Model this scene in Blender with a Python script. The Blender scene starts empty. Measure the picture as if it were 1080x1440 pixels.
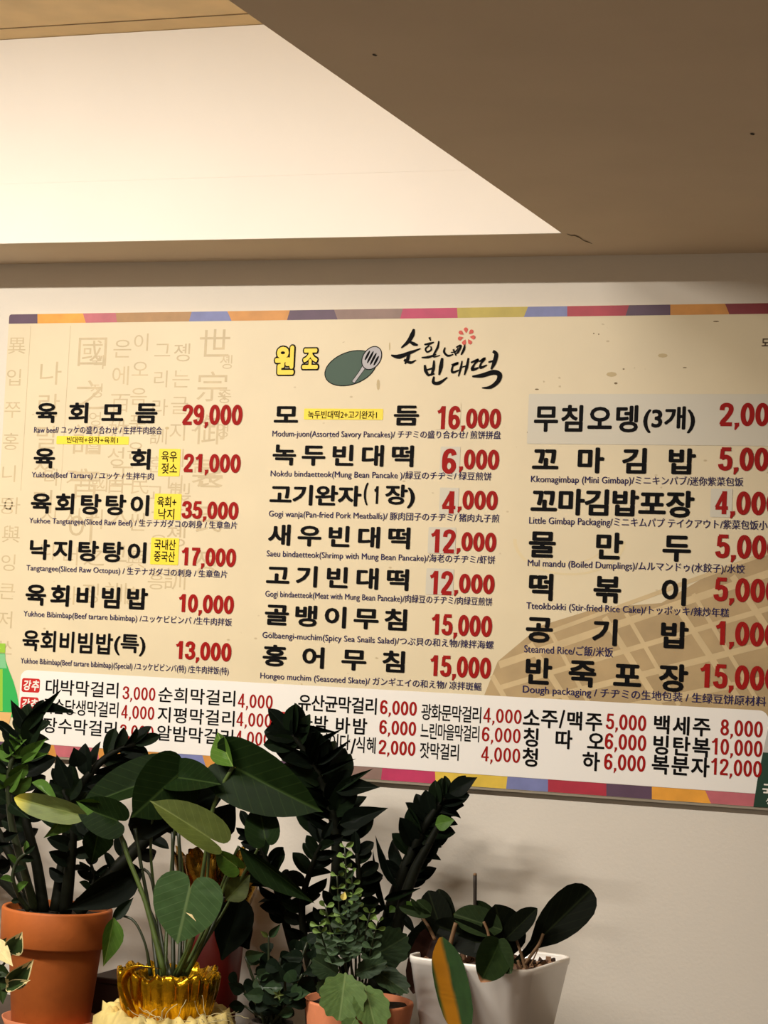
import bpy, math, random
from mathutils import Vector, Matrix
random.seed(7)
S = bpy.context.scene
C = S.collection
# ---------------------------------------------------------------- camera
F = 2959.04                       # focal length in pixels of the 1080x1440 frame
YAW, PITCH, ROLL, BROT = [math.radians(a) for a in (-21.2213, 3.2657, 3.1005, 0.5140)]
CAM = Vector((0, 0, 1.5))
D = 3.9                           # wall plane y = D
fw = Vector((math.sin(YAW)*math.cos(PITCH), math.cos(YAW)*math.cos(PITCH), math.sin(PITCH)))
rt0 = Vector((math.cos(YAW), -math.sin(YAW), 0)); up0 = rt0.cross(fw)
RT = rt0*math.cos(ROLL) + up0*math.sin(ROLL)
UP = up0*math.cos(ROLL) - rt0*math.sin(ROLL)
cd = bpy.data.cameras.new('camera'); cam = bpy.data.objects.new('camera', cd); C.objects.link(cam)
cam.matrix_world = Matrix(((RT.x, UP.x, -fw.x, CAM.x), (RT.y, UP.y, -fw.y, CAM.y), (RT.z, UP.z, -fw.z, CAM.z), (0, 0, 0, 1)))
cd.sensor_fit = 'VERTICAL'; cd.sensor_height = 36; cd.sensor_width = 27; cd.lens = F/1440*36
cd.clip_start = .05
S.camera = cam
# ---------------------------------------------------------------- world, lights, exposure
W = bpy.data.worlds.new('room_ambience'); S.world = W; W.use_nodes = True
W.node_tree.nodes['Background'].inputs[0].default_value = (1, .83, .66, 1)
W.node_tree.nodes['Background'].inputs[1].default_value = .19
S.view_settings.view_transform = 'Standard'; S.view_settings.look = 'None'
S.view_settings.gamma = 1; S.view_settings.use_curve_mapping = False
S.view_settings.exposure = 0.0
def area(name, loc, target, sx, sy, power, col):
    l = bpy.data.lights.new(name, 'AREA'); l.shape = 'RECTANGLE'; l.size = sx; l.size_y = sy
    l.energy = power; l.color = col
    o = bpy.data.objects.new(name, l); C.objects.link(o); o.location = loc
    o.rotation_euler = (Vector(target)-Vector(loc)).to_track_quat('-Z', 'Y').to_euler()
    return o
area('coffer_tube_light', (-2.75, 2.0, 2.64), (-2.75, 2.25, 1.25), 1.3, .05, 84, (1, .935, .85))
area('coffer_end_light', (-1.45, 2.0, 2.64), (-1.45, 2.25, 1.25), .55, .05, 24, (1, .935, .85))
area('front_fill_light', (-1.2, .1, 2.22), (-1.4, 3.9, .9), .9, .5, 9, (1, .88, .74))  # unseen fill added to brighten the pot fronts, not a room fixture

# ---------------------------------------------------------------- projection helpers
def ray(px, py): return (fw + RT*((px-540)/F) - UP*((py-720)/F))
def P(px, py, Y):
    r = ray(px, py); return CAM + r*(Y/r.y)
def PZ(px, py, z):
    r = ray(px, py); return CAM + r*((z-CAM.z)/r.z)
def ppm(p): return F/((Vector(p)-CAM).dot(fw))
def proj(p):
    q = Vector(p)-CAM; d = q.dot(fw)
    return 540+F*q.dot(RT)/d, 720-F*q.dot(UP)/d

# ---------------------------------------------------------------- materials
def lin(c): return tuple(((v/255)/12.92 if v/255 <= .04045 else ((v/255+.055)/1.055)**2.4) for v in c)
MATS = {}
def mat(name, rgb, rough=.6, metal=0, noise=None, amt=.15, bump=0, bscale=60, spec=.5, coat=0):
    if name in MATS: return MATS[name]
    m = bpy.data.materials.new(name); m.use_nodes = True; nt = m.node_tree; b = nt.nodes['Principled BSDF']
    col = lin(rgb)
    b.inputs['Roughness'].default_value = rough; b.inputs['Metallic'].default_value = metal
    b.inputs['Specular IOR Level'].default_value = spec; b.inputs['Coat Weight'].default_value = coat
    tc = nt.nodes.new('ShaderNodeTexCoord')
    if noise:
        n = nt.nodes.new('ShaderNodeTexNoise'); n.inputs['Scale'].default_value = noise; n.inputs['Detail'].default_value = 6
        nt.links.new(tc.outputs['Object'], n.inputs['Vector'])
        r = nt.nodes.new('ShaderNodeMapRange'); r.inputs[1].default_value = .3; r.inputs[2].default_value = .7
        nt.links.new(n.outputs[0], r.inputs[0])
        mx = nt.nodes.new('ShaderNodeMix'); mx.data_type = 'RGBA'
        nt.links.new(r.outputs[0], mx.inputs[0])
        mx.inputs[6].default_value = (*[v*(1-amt) for v in col], 1); mx.inputs[7].default_value = (*[min(1, v*(1+amt)) for v in col], 1)
        nt.links.new(mx.outputs[2], b.inputs['Base Color'])
    else: b.inputs['Base Color'].default_value = (*col, 1)
    if bump:
        n2 = nt.nodes.new('ShaderNodeTexNoise'); n2.inputs['Scale'].default_value = bscale; n2.inputs['Detail'].default_value = 4
        nt.links.new(tc.outputs['Object'], n2.inputs['Vector'])
        bp = nt.nodes.new('ShaderNodeBump'); bp.inputs['Strength'].default_value = bump; bp.inputs['Distance'].default_value = .004
        nt.links.new(n2.outputs[0], bp.inputs['Height']); nt.links.new(bp.outputs[0], b.inputs['Normal'])
    MATS[name] = m; return m
SGN = -.26                       # which side of the midrib the streak runs on
def leafmat(name, rgb, vein=(90, 110, 60), rough=.38, veins=1.0, streak=None, tipcol=None):
    """object space of every leaf mesh: x 0..1 from base to tip, y across"""
    if name in MATS: return MATS[name]
    m = bpy.data.materials.new(name); m.use_nodes = True; nt = m.node_tree; b = nt.nodes['Principled BSDF']
    N = nt.nodes.new; L = nt.links.new
    b.inputs['Roughness'].default_value = rough; b.inputs['Specular IOR Level'].default_value = .05 if sum(rgb) < 110 else .16
    if sum(rgb) < 110: b.inputs['Roughness'].default_value = .5
    veins *= .55
    tc = N('ShaderNodeTexCoord'); sp = N('ShaderNodeSeparateXYZ'); L(tc.outputs['Object'], sp.inputs[0])
    ab = N('ShaderNodeMath'); ab.operation = 'ABSOLUTE'; L(sp.outputs[1], ab.inputs[0])
    mr = N('ShaderNodeMapRange'); mr.inputs[1].default_value = .008; mr.inputs[2].default_value = .03; mr.inputs[3].default_value = .75*veins; mr.inputs[4].default_value = 0
    L(ab.outputs[0], mr.inputs[0])
    # side veins: sin((x - .7|y|)*k)
    m1 = N('ShaderNodeMath'); m1.operation = 'MULTIPLY_ADD'; L(ab.outputs[0], m1.inputs[0]); m1.inputs[1].default_value = -.8; L(sp.outputs[0], m1.inputs[2])
    m2 = N('ShaderNodeMath'); m2.operation = 'MULTIPLY'; L(m1.outputs[0], m2.inputs[0]); m2.inputs[1].default_value = 42
    m3 = N('ShaderNodeMath'); m3.operation = 'SINE'; L(m2.outputs[0], m3.inputs[0])
    mr2 = N('ShaderNodeMapRange'); mr2.inputs[1].default_value = .9; mr2.inputs[2].default_value = 1; mr2.inputs[4].default_value = .22*veins; L(m3.outputs[0], mr2.inputs[0])
    mxm = N('ShaderNodeMath'); mxm.operation = 'MAXIMUM'; L(mr.outputs[0], mxm.inputs[0]); L(mr2.outputs[0], mxm.inputs[1])
    no = N('ShaderNodeTexNoise'); no.inputs['Scale'].default_value = 5; no.inputs['Detail'].default_value = 5; L(tc.outputs['Object'], no.inputs['Vector'])
    c = lin(rgb); base = N('ShaderNodeMix'); base.data_type = 'RGBA'; L(no.outputs[0], base.inputs[0])
    base.inputs[6].default_value = (*[v*.6 for v in c], 1); base.inputs[7].default_value = (*[v*1.4 for v in c], 1)
    last = base.outputs[2]
    if streak:
        s1 = N('ShaderNodeMapRange'); s1.interpolation_type = 'SMOOTHSTEP'
        s1.inputs[1].default_value = .26; s1.inputs[2].default_value = .13
        nn = N('ShaderNodeMath'); nn.operation = 'MULTIPLY_ADD'; L(no.outputs[0], nn.inputs[0]); nn.inputs[1].default_value = .12; L(sp.outputs[1], nn.inputs[2])
        na = N('ShaderNodeMath'); na.operation = 'ADD'; na.inputs[1].default_value = SGN; L(nn.outputs[0], na.inputs[0])
        nb = N('ShaderNodeMath'); nb.operation = 'ABSOLUTE'; L(na.outputs[0], nb.inputs[0]); L(nb.outputs[0], s1.inputs[0])
        sx = N('ShaderNodeMix'); sx.data_type = 'RGBA'; L(s1.outputs[0], sx.inputs[0]); L(last, sx.inputs[6]); sx.inputs[7].default_value = (*lin(streak), 1); last = sx.outputs[2]
    if tipcol:
        s1 = N('ShaderNodeMapRange'); s1.inputs[1].default_value = tipcol[1]; s1.inputs[2].default_value = 1; L(sp.outputs[0], s1.inputs[0])
        sx = N('ShaderNodeMix'); sx.data_type = 'RGBA'; L(s1.outputs[0], sx.inputs[0]); L(last, sx.inputs[6]); sx.inputs[7].default_value = (*lin(tipcol[0]), 1); last = sx.outputs[2]
    fin = N('ShaderNodeMix'); fin.data_type = 'RGBA'; L(mxm.outputs[0], fin.inputs[0]); L(last, fin.inputs[6]); fin.inputs[7].default_value = (*lin(vein), 1)
    L(fin.outputs[2], b.inputs['Base Color'])
    bp = N('ShaderNodeBump'); bp.inputs['Strength'].default_value = .25; bp.inputs['Distance'].default_value = .003; L(mxm.outputs[0], bp.inputs['Height']); L(bp.outputs[0], b.inputs['Normal'])
    MATS[name] = m; return m

# ---------------------------------------------------------------- object helpers
def tag(o, label=None, cat=None, group=None, kind=None):
    if label: o['label'] = label
    if cat: o['category'] = cat
    if group: o['group'] = group
    if kind: o['kind'] = kind
    return o
def empty(name, loc, label, cat, group=None):
    o = bpy.data.objects.new(name, None); C.objects.link(o); o.location = loc; o.empty_display_size = .05
    return tag(o, label, cat, group)
def root_of(o):
    v = Vector((0, 0, 0))
    while o is not None: v += o.location; o = o.parent
    return v
def link(name, me, mats, parent=None, smooth=False):
    """me holds world coordinates; the object sits at its own origin under its parent"""
    o = bpy.data.objects.new(name, me); C.objects.link(o)
    for m in (mats if isinstance(mats, (list, tuple)) else [mats]): me.materials.append(m)
    if smooth: me.polygons.foreach_set('use_smooth', [True]*len(me.polygons))
    if parent is not None:
        o.parent = parent
        me.transform(Matrix.Translation(-root_of(parent)))
    return o
def pyd(name, V, Fc, mats, parent=None, smooth=False, mi=None):
    me = bpy.data.meshes.new(name); me.from_pydata([tuple(v) for v in V], [], Fc); me.validate(); 
    if mi: me.polygons.foreach_set('material_index', mi)
    me.update()
    return link(name, me, mats, parent, smooth)
def box(name, a, b, m, parent=None):
    (x0, y0, z0), (x1, y1, z1) = a, b
    V = [(x0, y0, z0), (x1, y0, z0), (x1, y1, z0), (x0, y1, z0), (x0, y0, z1), (x1, y0, z1), (x1, y1, z1), (x0, y1, z1)]
    Fc = [(0, 3, 2, 1), (4, 5, 6, 7), (0, 1, 5, 4), (1, 2, 6, 5), (2, 3, 7, 6), (3, 0, 4, 7)]
    return pyd(name, V, Fc, m, parent)
def struct(name, *a):
    o = box(name, *a); o['kind'] = 'structure'; return o
def tube_geo(pts, rad, n=7):
    V, Fc = [], []
    pts = [Vector(p) for p in pts]
    if not isinstance(rad, (list, tuple)): rad = [rad]*len(pts)
    ref = Vector((0, -1, .2)).normalized()
    for i, p in enumerate(pts):
        t = (pts[min(i+1, len(pts)-1)]-pts[max(i-1, 0)]).normalized()
        u = t.cross(ref); 
        if u.length < 1e-3: u = t.cross(Vector((1, 0, 0)))
        u.normalize(); v = t.cross(u)
        for k in range(n):
            a = 2*math.pi*k/n; V.append(p+(u*math.cos(a)+v*math.sin(a))*rad[i])
    for i in range(len(pts)-1):
        for k in range(n):
            a = i*n+k; b = i*n+(k+1) % n; Fc.append((a, b, b+n, a+n))
    Fc.append(tuple(range(n-1, -1, -1))); Fc.append(tuple(range((len(pts)-1)*n, len(pts)*n)))
    return V, Fc
def smooth_pts(pts, rad=None, k=4):
    out, ro = [], []
    n = len(pts); pts = [Vector(p) for p in pts]
    for i in range(n-1):
        p0, p1, p2, p3 = pts[max(i-1, 0)], pts[i], pts[i+1], pts[min(i+2, n-1)]
        for j in range(k):
            t = j/k
            out.append(.5*((2*p1)+(p2-p0)*t+(2*p0-5*p1+4*p2-p3)*t*t+(3*p1-p0-3*p2+p3)*t**3))
            if rad: ro.append(rad[i]*(1-t)+rad[i+1]*t)
    out.append(pts[-1]); 
    if rad: ro.append(rad[-1])
    return (out, ro) if rad else out
def tube(name, pts, rad, m, parent=None, n=7, k=4):
    if isinstance(rad, (list, tuple)): pts, rad = smooth_pts(pts, rad, k)
    else: pts = smooth_pts(pts, None, k)
    V, Fc = tube_geo(pts, rad, n); return pyd(name, V, Fc, m, parent, True)
def lathe(name, c, prof, m, parent=None, n=48, rfun=None):
    V, Fc = [], []
    for i, (r, z) in enumerate(prof):
        for k in range(n):
            a = 2*math.pi*k/n
            rr, zz = (r, z) if rfun is None else rfun(r, z, a, i)
            V.append((c[0]+rr*math.cos(a), c[1]+rr*math.sin(a), c[2]+zz))
    for i in range(len(prof)-1):
        for k in range(n):
            a = i*n+k; b = i*n+(k+1) % n; Fc.append((a, b, b+n, a+n))
    Fc.append(tuple(range(n-1, -1, -1)))
    return pyd(name, V, Fc, m, parent, True)

# ---------------------------------------------------------------- setting
m_wall = mat('wall_paint', (222, 214, 200), .75, noise=3, amt=.02, bump=.12, bscale=140, spec=.3)
m_ceil = mat('ceiling_paint', (222, 205, 182), .85, noise=5, amt=.03, bump=.08, bscale=120, spec=.2)
m_cof = mat('coffer_paint', (244, 238, 228), .8, noise=4, amt=.015, spec=.2)
m_ply = mat('plywood', (240, 208, 148), .6, noise=9, amt=.08)
m_dark = mat('dark_mark', (40, 32, 24), .8)
m_floor = mat('floor_tile', (120, 105, 88), .5, noise=6, amt=.1)
zc = P(0, 371.5, D).z                      # ceiling height
YE = PZ(0, 343, zc).y                      # far edge of the coffer
XE = PZ(790, 328, zc).x                    # right edge of the coffer
ztop = P(0, 57, YE).z                      # top of the coffer
zcr = P(0, 260, YE).z
XL, XR, YF = -6.0, 3.5, -1.5
struct('wall_back', (XL, D, 0), (XR, D+.12, zc+.6), m_wall)
struct('floor', (XL, YF, -.1), (XR, D, 0), m_floor)
cl = struct('ceiling', (XE, YF, zc), (XR, D, zc+.6), m_ceil)
ca = struct('trim_1', (XL, YE, zc), (XE, D, zc+.6), m_ceil); tag(ca, 'plain soffit strip of the ceiling between recess and back wall')
cn = struct('trim_2', (XL, YF, zc), (XE, .9, zc+.6), m_ceil)
ct = struct('trim_3', (XL, .9, ztop), (XE, YE, ztop+.05), m_ply)
YS = PZ(200, 28, ztop).y
f1 = box('fascia_board', (XL, YE-.006, ztop-.001), (XE-.0005, YE, zcr+.0002), m_cof, ca)
f2 = box('fascia_board', (XL, YE-.0061, zcr), (XE-.0005, YE, zc-.0005), m_cof, ca)
box('seam', (XL, YS-.0015, ztop-.0012), (XE-.01, YS+.0015, ztop+.0002), mat('seam_brown', (120, 92, 55), .8), ct)
for (x, y, r) in ((527, 77, .0028), (1058, 188, .0032)):
    c = PZ(x, y, zc); n = 10
    pyd('stain', [(c.x+r*math.cos(2*math.pi*k/n), c.y+r*2*math.sin(2*math.pi*k/n), zc-.0006) for k in range(n)], [tuple(range(n))], m_dark, cl)
cr = [(797, 329, .5), (803, 331.5, 1.3), (808, 331, 2.2), (815, 334, 2.6), (821, 338.5, 1.4), (826, 340, 2), (833, 343, .5)]
V, Fc = [], []
for (x, y, w) in cr: V += [PZ(x, y-w*.35, zc-.0006), PZ(x, y+w*.35, zc-.0006)]
for i in range(len(cr)-1): Fc.append((2*i, 2*i+1, 2*i+3, 2*i+2))
pyd('crack', V, Fc, mat('crack_brown', (95, 78, 58), .9), cl)
# ---------------------------------------------------------------- menu board
YB = D-.014                                 # front face
bu = Vector((math.cos(BROT), 0, math.sin(BROT))); bvv = Vector((-math.sin(BROT), 0, math.cos(BROT)))
O0 = P(13, 442, YB)
def uv(px, py):
    p = P(px, py, YB)-O0; return p.dot(bu), p.dot(bvv)
def w3(u, v, lay=0): return O0+bu*u+bvv*v+Vector((0, -lay*.0003, 0))
def u_at(px, v):                             # u where the row v meets pixel column px
    a, b = -2., 4.
    for _ in range(40):
        mdl = (a+b)/2
        if proj(w3(mdl, v))[0] < px: a = mdl
        else: b = mdl
    return (a+b)/2
UR = u_at(1262, 0); VB = uv(600, 1101.5)[1]
BC = w3(UR/2, VB)+Vector((0, .014, 0))
board = empty('menu_board', BC, 'long cream printed wall menu with coloured patchwork border above the plants', 'menu board')
def rrect(u0, v0, u1, v1, r, n=6):
    pts = []
    for (cx, cy, a0) in ((u1-r, v1-r, 0), (u0+r, v1-r, 90), (u0+r, v0+r, 180), (u1-r, v0+r, 270)):
        for k in range(n+1):
            a = math.radians(a0+90*k/n); pts.append((cx+r*math.cos(a), cy+r*math.sin(a)))
    return pts
def flat(name, pts, lay, m, parent=None, depth=0):
    """flat printed polygon on the board, optional thickness towards the wall"""
    parent = board if parent is None else parent
    n = len(pts)
    V = [w3(u, v, lay) for u, v in pts]; Fc = [tuple(range(n))]
    if depth:
        V += [p+Vector((0, depth, 0)) for p in V]; Fc.append(tuple(range(2*n-1, n-1, -1)))
        Fc += [(i, i+n, (i+1) % n+n, (i+1) % n) for i in range(n)]
    return pyd(name, V, Fc, m, parent)
def pflat(name, pp, lay, m, parent=None): return flat(name, [uv(*p) for p in pp], lay, m, parent)
# cream printed sheet: base colour plus paper flecks
def sheet_mat():
    m = mat('menu_sheet', (222, 207, 172), .45, noise=7, amt=.035); nt = m.node_tree; N = nt.nodes.new; L = nt.links.new
    b = nt.nodes['Principled BSDF']; old = b.inputs['Base Color'].links[0].from_socket
    tc = N('ShaderNodeTexCoord'); mp = N('ShaderNodeMapping'); mp.inputs['Scale'].default_value = (24, 24, 42); L(tc.outputs['Object'], mp.inputs[0])
    vo = N('ShaderNodeTexVoronoi'); vo.inputs['Scale'].default_value = 1.0; L(mp.outputs[0], vo.inputs['Vector'])
    mr = N('ShaderNodeMapRange'); mr.inputs[1].default_value = .05; mr.inputs[2].default_value = .11; mr.inputs[3].default_value = .55; mr.inputs[4].default_value = 0; L(vo.outputs['Distance'], mr.inputs[0])
    n2 = N('ShaderNodeTexNoise'); n2.inputs['Scale'].default_value = 14; L(tc.outputs['Object'], n2.inputs['Vector'])
    g = N('ShaderNodeMath'); g.operation = 'GREATER_THAN'; g.inputs[1].default_value = .55; L(n2.outputs[0], g.inputs[0])
    mu = N('ShaderNodeMath'); mu.operation = 'MULTIPLY'; L(g.outputs[0], mu.inputs[0]); L(mr.outputs[0], mu.inputs[1])
    mx = N('ShaderNodeMix'); mx.data_type = 'RGBA'; L(mu.outputs[0], mx.inputs[0]); L(old, mx.inputs[6]); mx.inputs[7].default_value = (*lin((165, 140, 95)), 1)
    L(mx.outputs[2], b.inputs['Base Color']); return m
m_sheet = sheet_mat()
flat('panel', rrect(0, VB, UR, 0, .006), 0, m_sheet, depth=.0125)
# thin grey rail under the board
flat('lower_rail', [(-.001, VB-.0048), (UR, VB-.0048), (UR, VB-.0006), (-.001, VB-.0006)], -2, mat('rail_grey', (150, 140, 122), .4), depth=.012)
PC = {'purple': (88, 62, 84), 'orange': (232, 160, 50), 'pink': (190, 100, 108), 'brown': (172, 130, 78), 'blue': (118, 124, 172), 'ochre': (205, 140, 60),
      'taupe': (140, 112, 100), 'magenta': (188, 50, 92), 'olive': (188, 168, 66), 'red': (172, 38, 58), 'maroon': (130, 36, 44), 'yellow': (222, 188, 66)}
def pm(k): return mat('print_'+k, PC[k], .5, noise=30, amt=.10)
vt = -.0195
top = [('purple', 53, 53), ('orange', 117, 121), ('pink', 163, 165), ('brown', 270, 266), ('blue', 320, 326), ('ochre', 408, 404), ('purple', 470, 475),
       ('taupe', 567, 563), ('magenta', 643, 644), ('olive', 743, 737), ('blue', 798, 798), ('red', 885, 880), ('purple', 943, 943), ('ochre', 1020, 1026), ('maroon', 1110, 1108), ('blue', 1170, 1170), ('olive', 1262, 1262)]
ub = .0004; ut = .0004
vt = uv(13, 455.3)[1]
for i, (k, a, b) in enumerate(top):
    ua = min(UR-.0004, u_at(a, 0)-.0004); ubn = min(UR-.0004, u_at(b, vt)-.0004)
    pts = [(ut, -.0004), (ub, vt), (ubn, vt), (ua, -.0004)]
    if i == 0: pts = [(.005, -.0004), (.0015, -.002), (.0004, -.006), (ub, vt), (ubn, vt), (ua, -.0004)]
    flat('border_patch', pts, 1, pm(k)); ut, ub = ua, ubn
vb1 = uv(560, 1081.5)[1]
bot = [('purple', 30, 30), ('ochre', 76, 80), ('pink', 137, 140), ('ochre', 246, 244), ('blue', 285, 290), ('ochre', 340, 338), ('purple', 425, 430), ('taupe', 538, 536),
       ('magenta', 612, 613), ('yellow', 714, 712), ('blue', 771, 771), ('red', 853, 853), ('purple', 917, 917), ('orange', 992, 1000), ('pink', 1140, 1135), ('brown', 1262, 1262)]
ut = ub = .0004
for k, a, b in bot:
    ua = min(UR-.0004, u_at(a, vb1)-.0004); ubn = min(UR-.0004, u_at(b, VB)-.0004)
    flat('border_patch', [(ut, vb1), (ub, VB+.0004), (ubn, VB+.0004), (ua, vb1)], 1, pm(k)); ut, ub = ua, ubn
# woven basket printed faintly at the lower right
m_bask = mat('print_basket', (178, 152, 108), .5, noise=14, amt=.12); m_str = mat('print_basket_strip', (206, 182, 136), .5, noise=20, amt=.08)
pflat('basket_print', [(672, 1000), (700, 930), (760, 880), (840, 855), (930, 848), (1010, 800), (1090, 770), (1240, 740), (1240, 1010)], .5, m_bask)
CL = [.7]
def clipq(p, q, w):
    CL[0] += .1; lay = CL[0]
    a, b = Vector(uv(*p)), Vector(uv(*q)); d = (b-a).normalized(); nn = Vector((-d.y, d.x))*w
    flat('basket_strip', [tuple(a-nn), tuple(b-nn), tuple(b+nn), tuple(a+nn)], lay, m_str)
for (p, q, w) in (((702, 935), (1100, 800), .007), ((700, 968), (1100, 850), .005), ((720, 994), (1100, 900), .006), ((860, 998), (1100, 950), .006), ((770, 890), (1100, 770), .004),
                  ((745, 905), (800, 990), .006), ((775, 890), (830, 992), .004), ((850, 868), (930, 996), .006), ((880, 862), (955, 992), .004), ((950, 850), (1040, 985), .006), ((975, 835), (1065, 985), .004), ((1030, 810), (1110, 930), .006), ((692, 950), (715, 990), .005)):
    clipq(p, q, w)
m_plate = mat('print_plate', (222, 204, 160), .5)
cpl = Vector(uv(800, 760))
for r0, r1 in ((.105, .112), (.070, .073)):
    ring = []
    for k in range(25):
        a = math.pi*(1.0+k/24*1.0); ring.append((cpl.x+r1*math.cos(a), cpl.y+.6*r1*math.sin(a)))
    for k in range(24, -1, -1):
        a = math.pi*(1.0+k/24*1.0); ring.append((cpl.x+r0*math.cos(a), cpl.y+.6*r0*math.sin(a)))
    flat('plate_print', ring, .5, m_plate)
# white drinks panel
vw0, vw1 = uv(500, 1071)[1]+.001, uv(35, 942)[1]
vw0 = vb1+.0005
u0w = uv(27, 990)[0]; u1w = u_at(1080, vw1)+.002
m_white = mat('print_white', (240, 236, 228), .45)
flat('drinks_panel', rrect(u0w, vw0, u1w, vw1, .018), 2.4, m_white)
flat('drinks_panel_foot', [(u0w, vw0), (u1w, vw0), (u1w, vw0+.03), (u0w, vw0+.03)], 2.3, m_white)
# ---- lettering
tcur = bpy.data.curves.new('lettering_source', 'FONT'); tcur.resolution_u = 3
tobj = bpy.data.objects.new('lettering_source', tcur); C.objects.link(tobj)
GC = {}
def glyphs(s, off):
    if (s, off) not in GC: GC[(s, off)] = glyphs0(s, off)
    return GC[(s, off)]
def glyphs0(s, off):
    tcur.body = s; tcur.offset = off
    me = bpy.data.meshes.new_from_object(tobj)
    V = [(v.co.x, v.co.y) for v in me.vertices]; Fc = [tuple(p.vertices) for p in me.polygons]
    bpy.data.meshes.remove(me); return V, Fc
def put(name, items, lay, m, ncp=8):
    """items: (string, u0, v0, w, h, offset, mode, shear)"""
    VV, FF = [], []
    for (s, u0, v0, w, h, off, mode, sh) in items:
        V, Fc = glyphs(s, 0)
        if not V: continue
        cop = [(0, 0)]+([(off*math.cos(2*math.pi*k/ncp), off*math.sin(2*math.pi*k/ncp)) for k in range(ncp)] if off > 0 else [])
        if mode == 'fit': x0 = min(p[0] for p in V); x1 = max(p[0] for p in V); y0 = min(p[1] for p in V); y1 = max(p[1] for p in V)
        else: x0, x1, y0, y1 = .02, .90, -.085, .85
        if mode == 'fit': x0 -= off; x1 += off; y0 -= off; y1 += off
        for ci, (dx, dy) in enumerate(cop):
            b = len(VV)
            for x, y in V:
                yy = (y+dy-y0)/(y1-y0)*h
                VV.append(w3(u0+(x+dx-x0)/(x1-x0)*w+sh*yy, v0+yy, lay+ci*.07))
            FF += [tuple(i+b for i in f) for f in Fc]
    return pyd(name, VV, FF, m, board)
m_blk = mat('ink_black', (8, 7, 8), .6, spec=.08); m_red = mat('ink_red', (156, 16, 10), .6, spec=.15); m_navy = mat('ink_navy', (40, 36, 84), .6, spec=.1)
def fit(s, xl, yb, xr, h, off): 
    u0, v0 = uv(xl, yb); u1 = u_at(xr, v0); hh = h/ppm(w3(u0, v0))
    return (s, u0, v0, u1-u0, hh, off, 'fit', 0)
def letters(name, items, lay, m):
    for it_ in items: put(name, [it_], lay, m)
def spread(chars, xl, yb, xr, h, cw, off):
    u0, v0 = uv(xl, yb); u1 = u_at(xr, v0); k = ppm(w3(u0, v0)); wu = u_at(xl+cw, v0)-u0; n = len(chars)
    return [(ch, u0+(u1-u0-wu)*(i/max(1, n-1)), v0, wu, h/k, off, 'em', 0) for i, ch in enumerate(chars) if ch != ' ']
def heading(chars, xl, yb, xr, h, cw, off=.030, extra=()):
    letters('heading_letter', spread(chars, xl, yb, xr, h, cw, off)+list(extra), 4, m_blk)
def ring_(cx, cy, rx, ry, n=26): return [(cx+rx*math.cos(2*math.pi*k/n)*(1 if abs(math.cos(2*math.pi*k/n)) < .99 else 1), cy+ry*math.sin(2*math.pi*k/n)) for k in range(n+1)]
DG = {'0': [(ring_(.25, .5, .17, .42), 1, 1)], '1': [([(.31, 0), (.31, 1)], 1, 0), ([(.07, .73), (.2, .80), (.27, .93)], .8, 2)],
 '2': [([(.08, .68), (.11, .85), (.25, .92), (.40, .84), (.41, .64), (.27, .38), (.12, .18), (.09, .06)], 1, 2), ([(.04, .075), (.47, .075)], .95, 0)],
 '3': [([(.08, .70), (.12, .86), (.25, .92), (.39, .84), (.39, .64), (.30, .54), (.19, .53)], 1, 2), ([(.20, .525), (.33, .49), (.42, .37), (.41, .19), (.25, .08), (.11, .14), (.07, .30)], 1, 2)],
 '4': [([(.34, 0), (.34, 1)], .95, 0), ([(.33, .95), (.06, .30)], .75, 0), ([(.02, .27), (.48, .27)], .85, 0)],
 '5': [([(.10, .925), (.45, .925)], .9, 0), ([(.14, .93), (.11, .50)], .8, 0), ([(.10, .52), (.25, .60), (.39, .52), (.42, .33), (.38, .14), (.24, .08), (.11, .14), (.07, .28)], 1, 2)],
 '6': [(ring_(.25, .31, .165, .23), 1, 1), ([(.42, .74), (.37, .88), (.25, .92), (.13, .82), (.085, .60), (.085, .33)], 1, 2)],
 '7': [([(.04, .92), (.47, .92)], .9, 0), ([(.43, .90), (.30, .6), (.22, .3), (.20, 0)], 1, 2)],
 '8': [(ring_(.25, .725, .145, .20), .95, 1), (ring_(.25, .29, .17, .215), .95, 1)], ',': [([(.10, .14), (.11, .02), (.04, -.17)], 1, 0)]}
DG['9'] = [([(.5-x, 1-y) for x, y in p], w, t) for p, w, t in DG['6']]
def digits(s, xl, yb, xr, h, sw, m=None):
    """one mesh of drawn numerals; every stroke sits a hair above the last"""
    u0, v0 = uv(xl, yb); wu = u_at(xr, v0)-u0; hu = h/ppm(w3(u0, v0)); lo = -.17 if ',' in s else 0
    adv = sum(.24 if ch == ',' else .55 for ch in s)-.05; X = 0; k = 0; VV, FF = [], []
    for ch in s:
        for pts, wm, typ in DG[ch]:
            q = [Vector((x, y, 0)) for x, y in pts]; k += 1
            if typ == 2: q = smooth_pts(q, None, 4)
            b = len(VV); N = len(q)
            for i, p in enumerate(q):
                if typ == 1: t = (q[(i+1) % (N-1)]-q[(i-1) % (N-1)]).normalized()
                else: t = (q[min(i+1, N-1)]-q[max(i-1, 0)]).normalized()
                hw = sw*wm*.5
                if ch == ',': hw *= (1.0, .9, .3)[i]
                for sg in (1, -1):
                    px_, py_ = p.x-t.y*hw*sg, p.y+t.x*hw*sg
                    VV.append(w3(u0+(X+px_)/adv*wu, v0+(py_-lo)/(1-lo)*hu, 4+(k % 3)*.25))
            FF += [(b+2*i, b+2*i+1, b+2*i+3, b+2*i+2) for i in range(N-1)]
        X += .24 if ch == ',' else .55
    return pyd('price_lettering' if m is None else 'heading_letter', VV, FF, m or m_red, board)
def price(*parts, sw=.185):
    for q in parts: digits(*q, sw)
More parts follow.
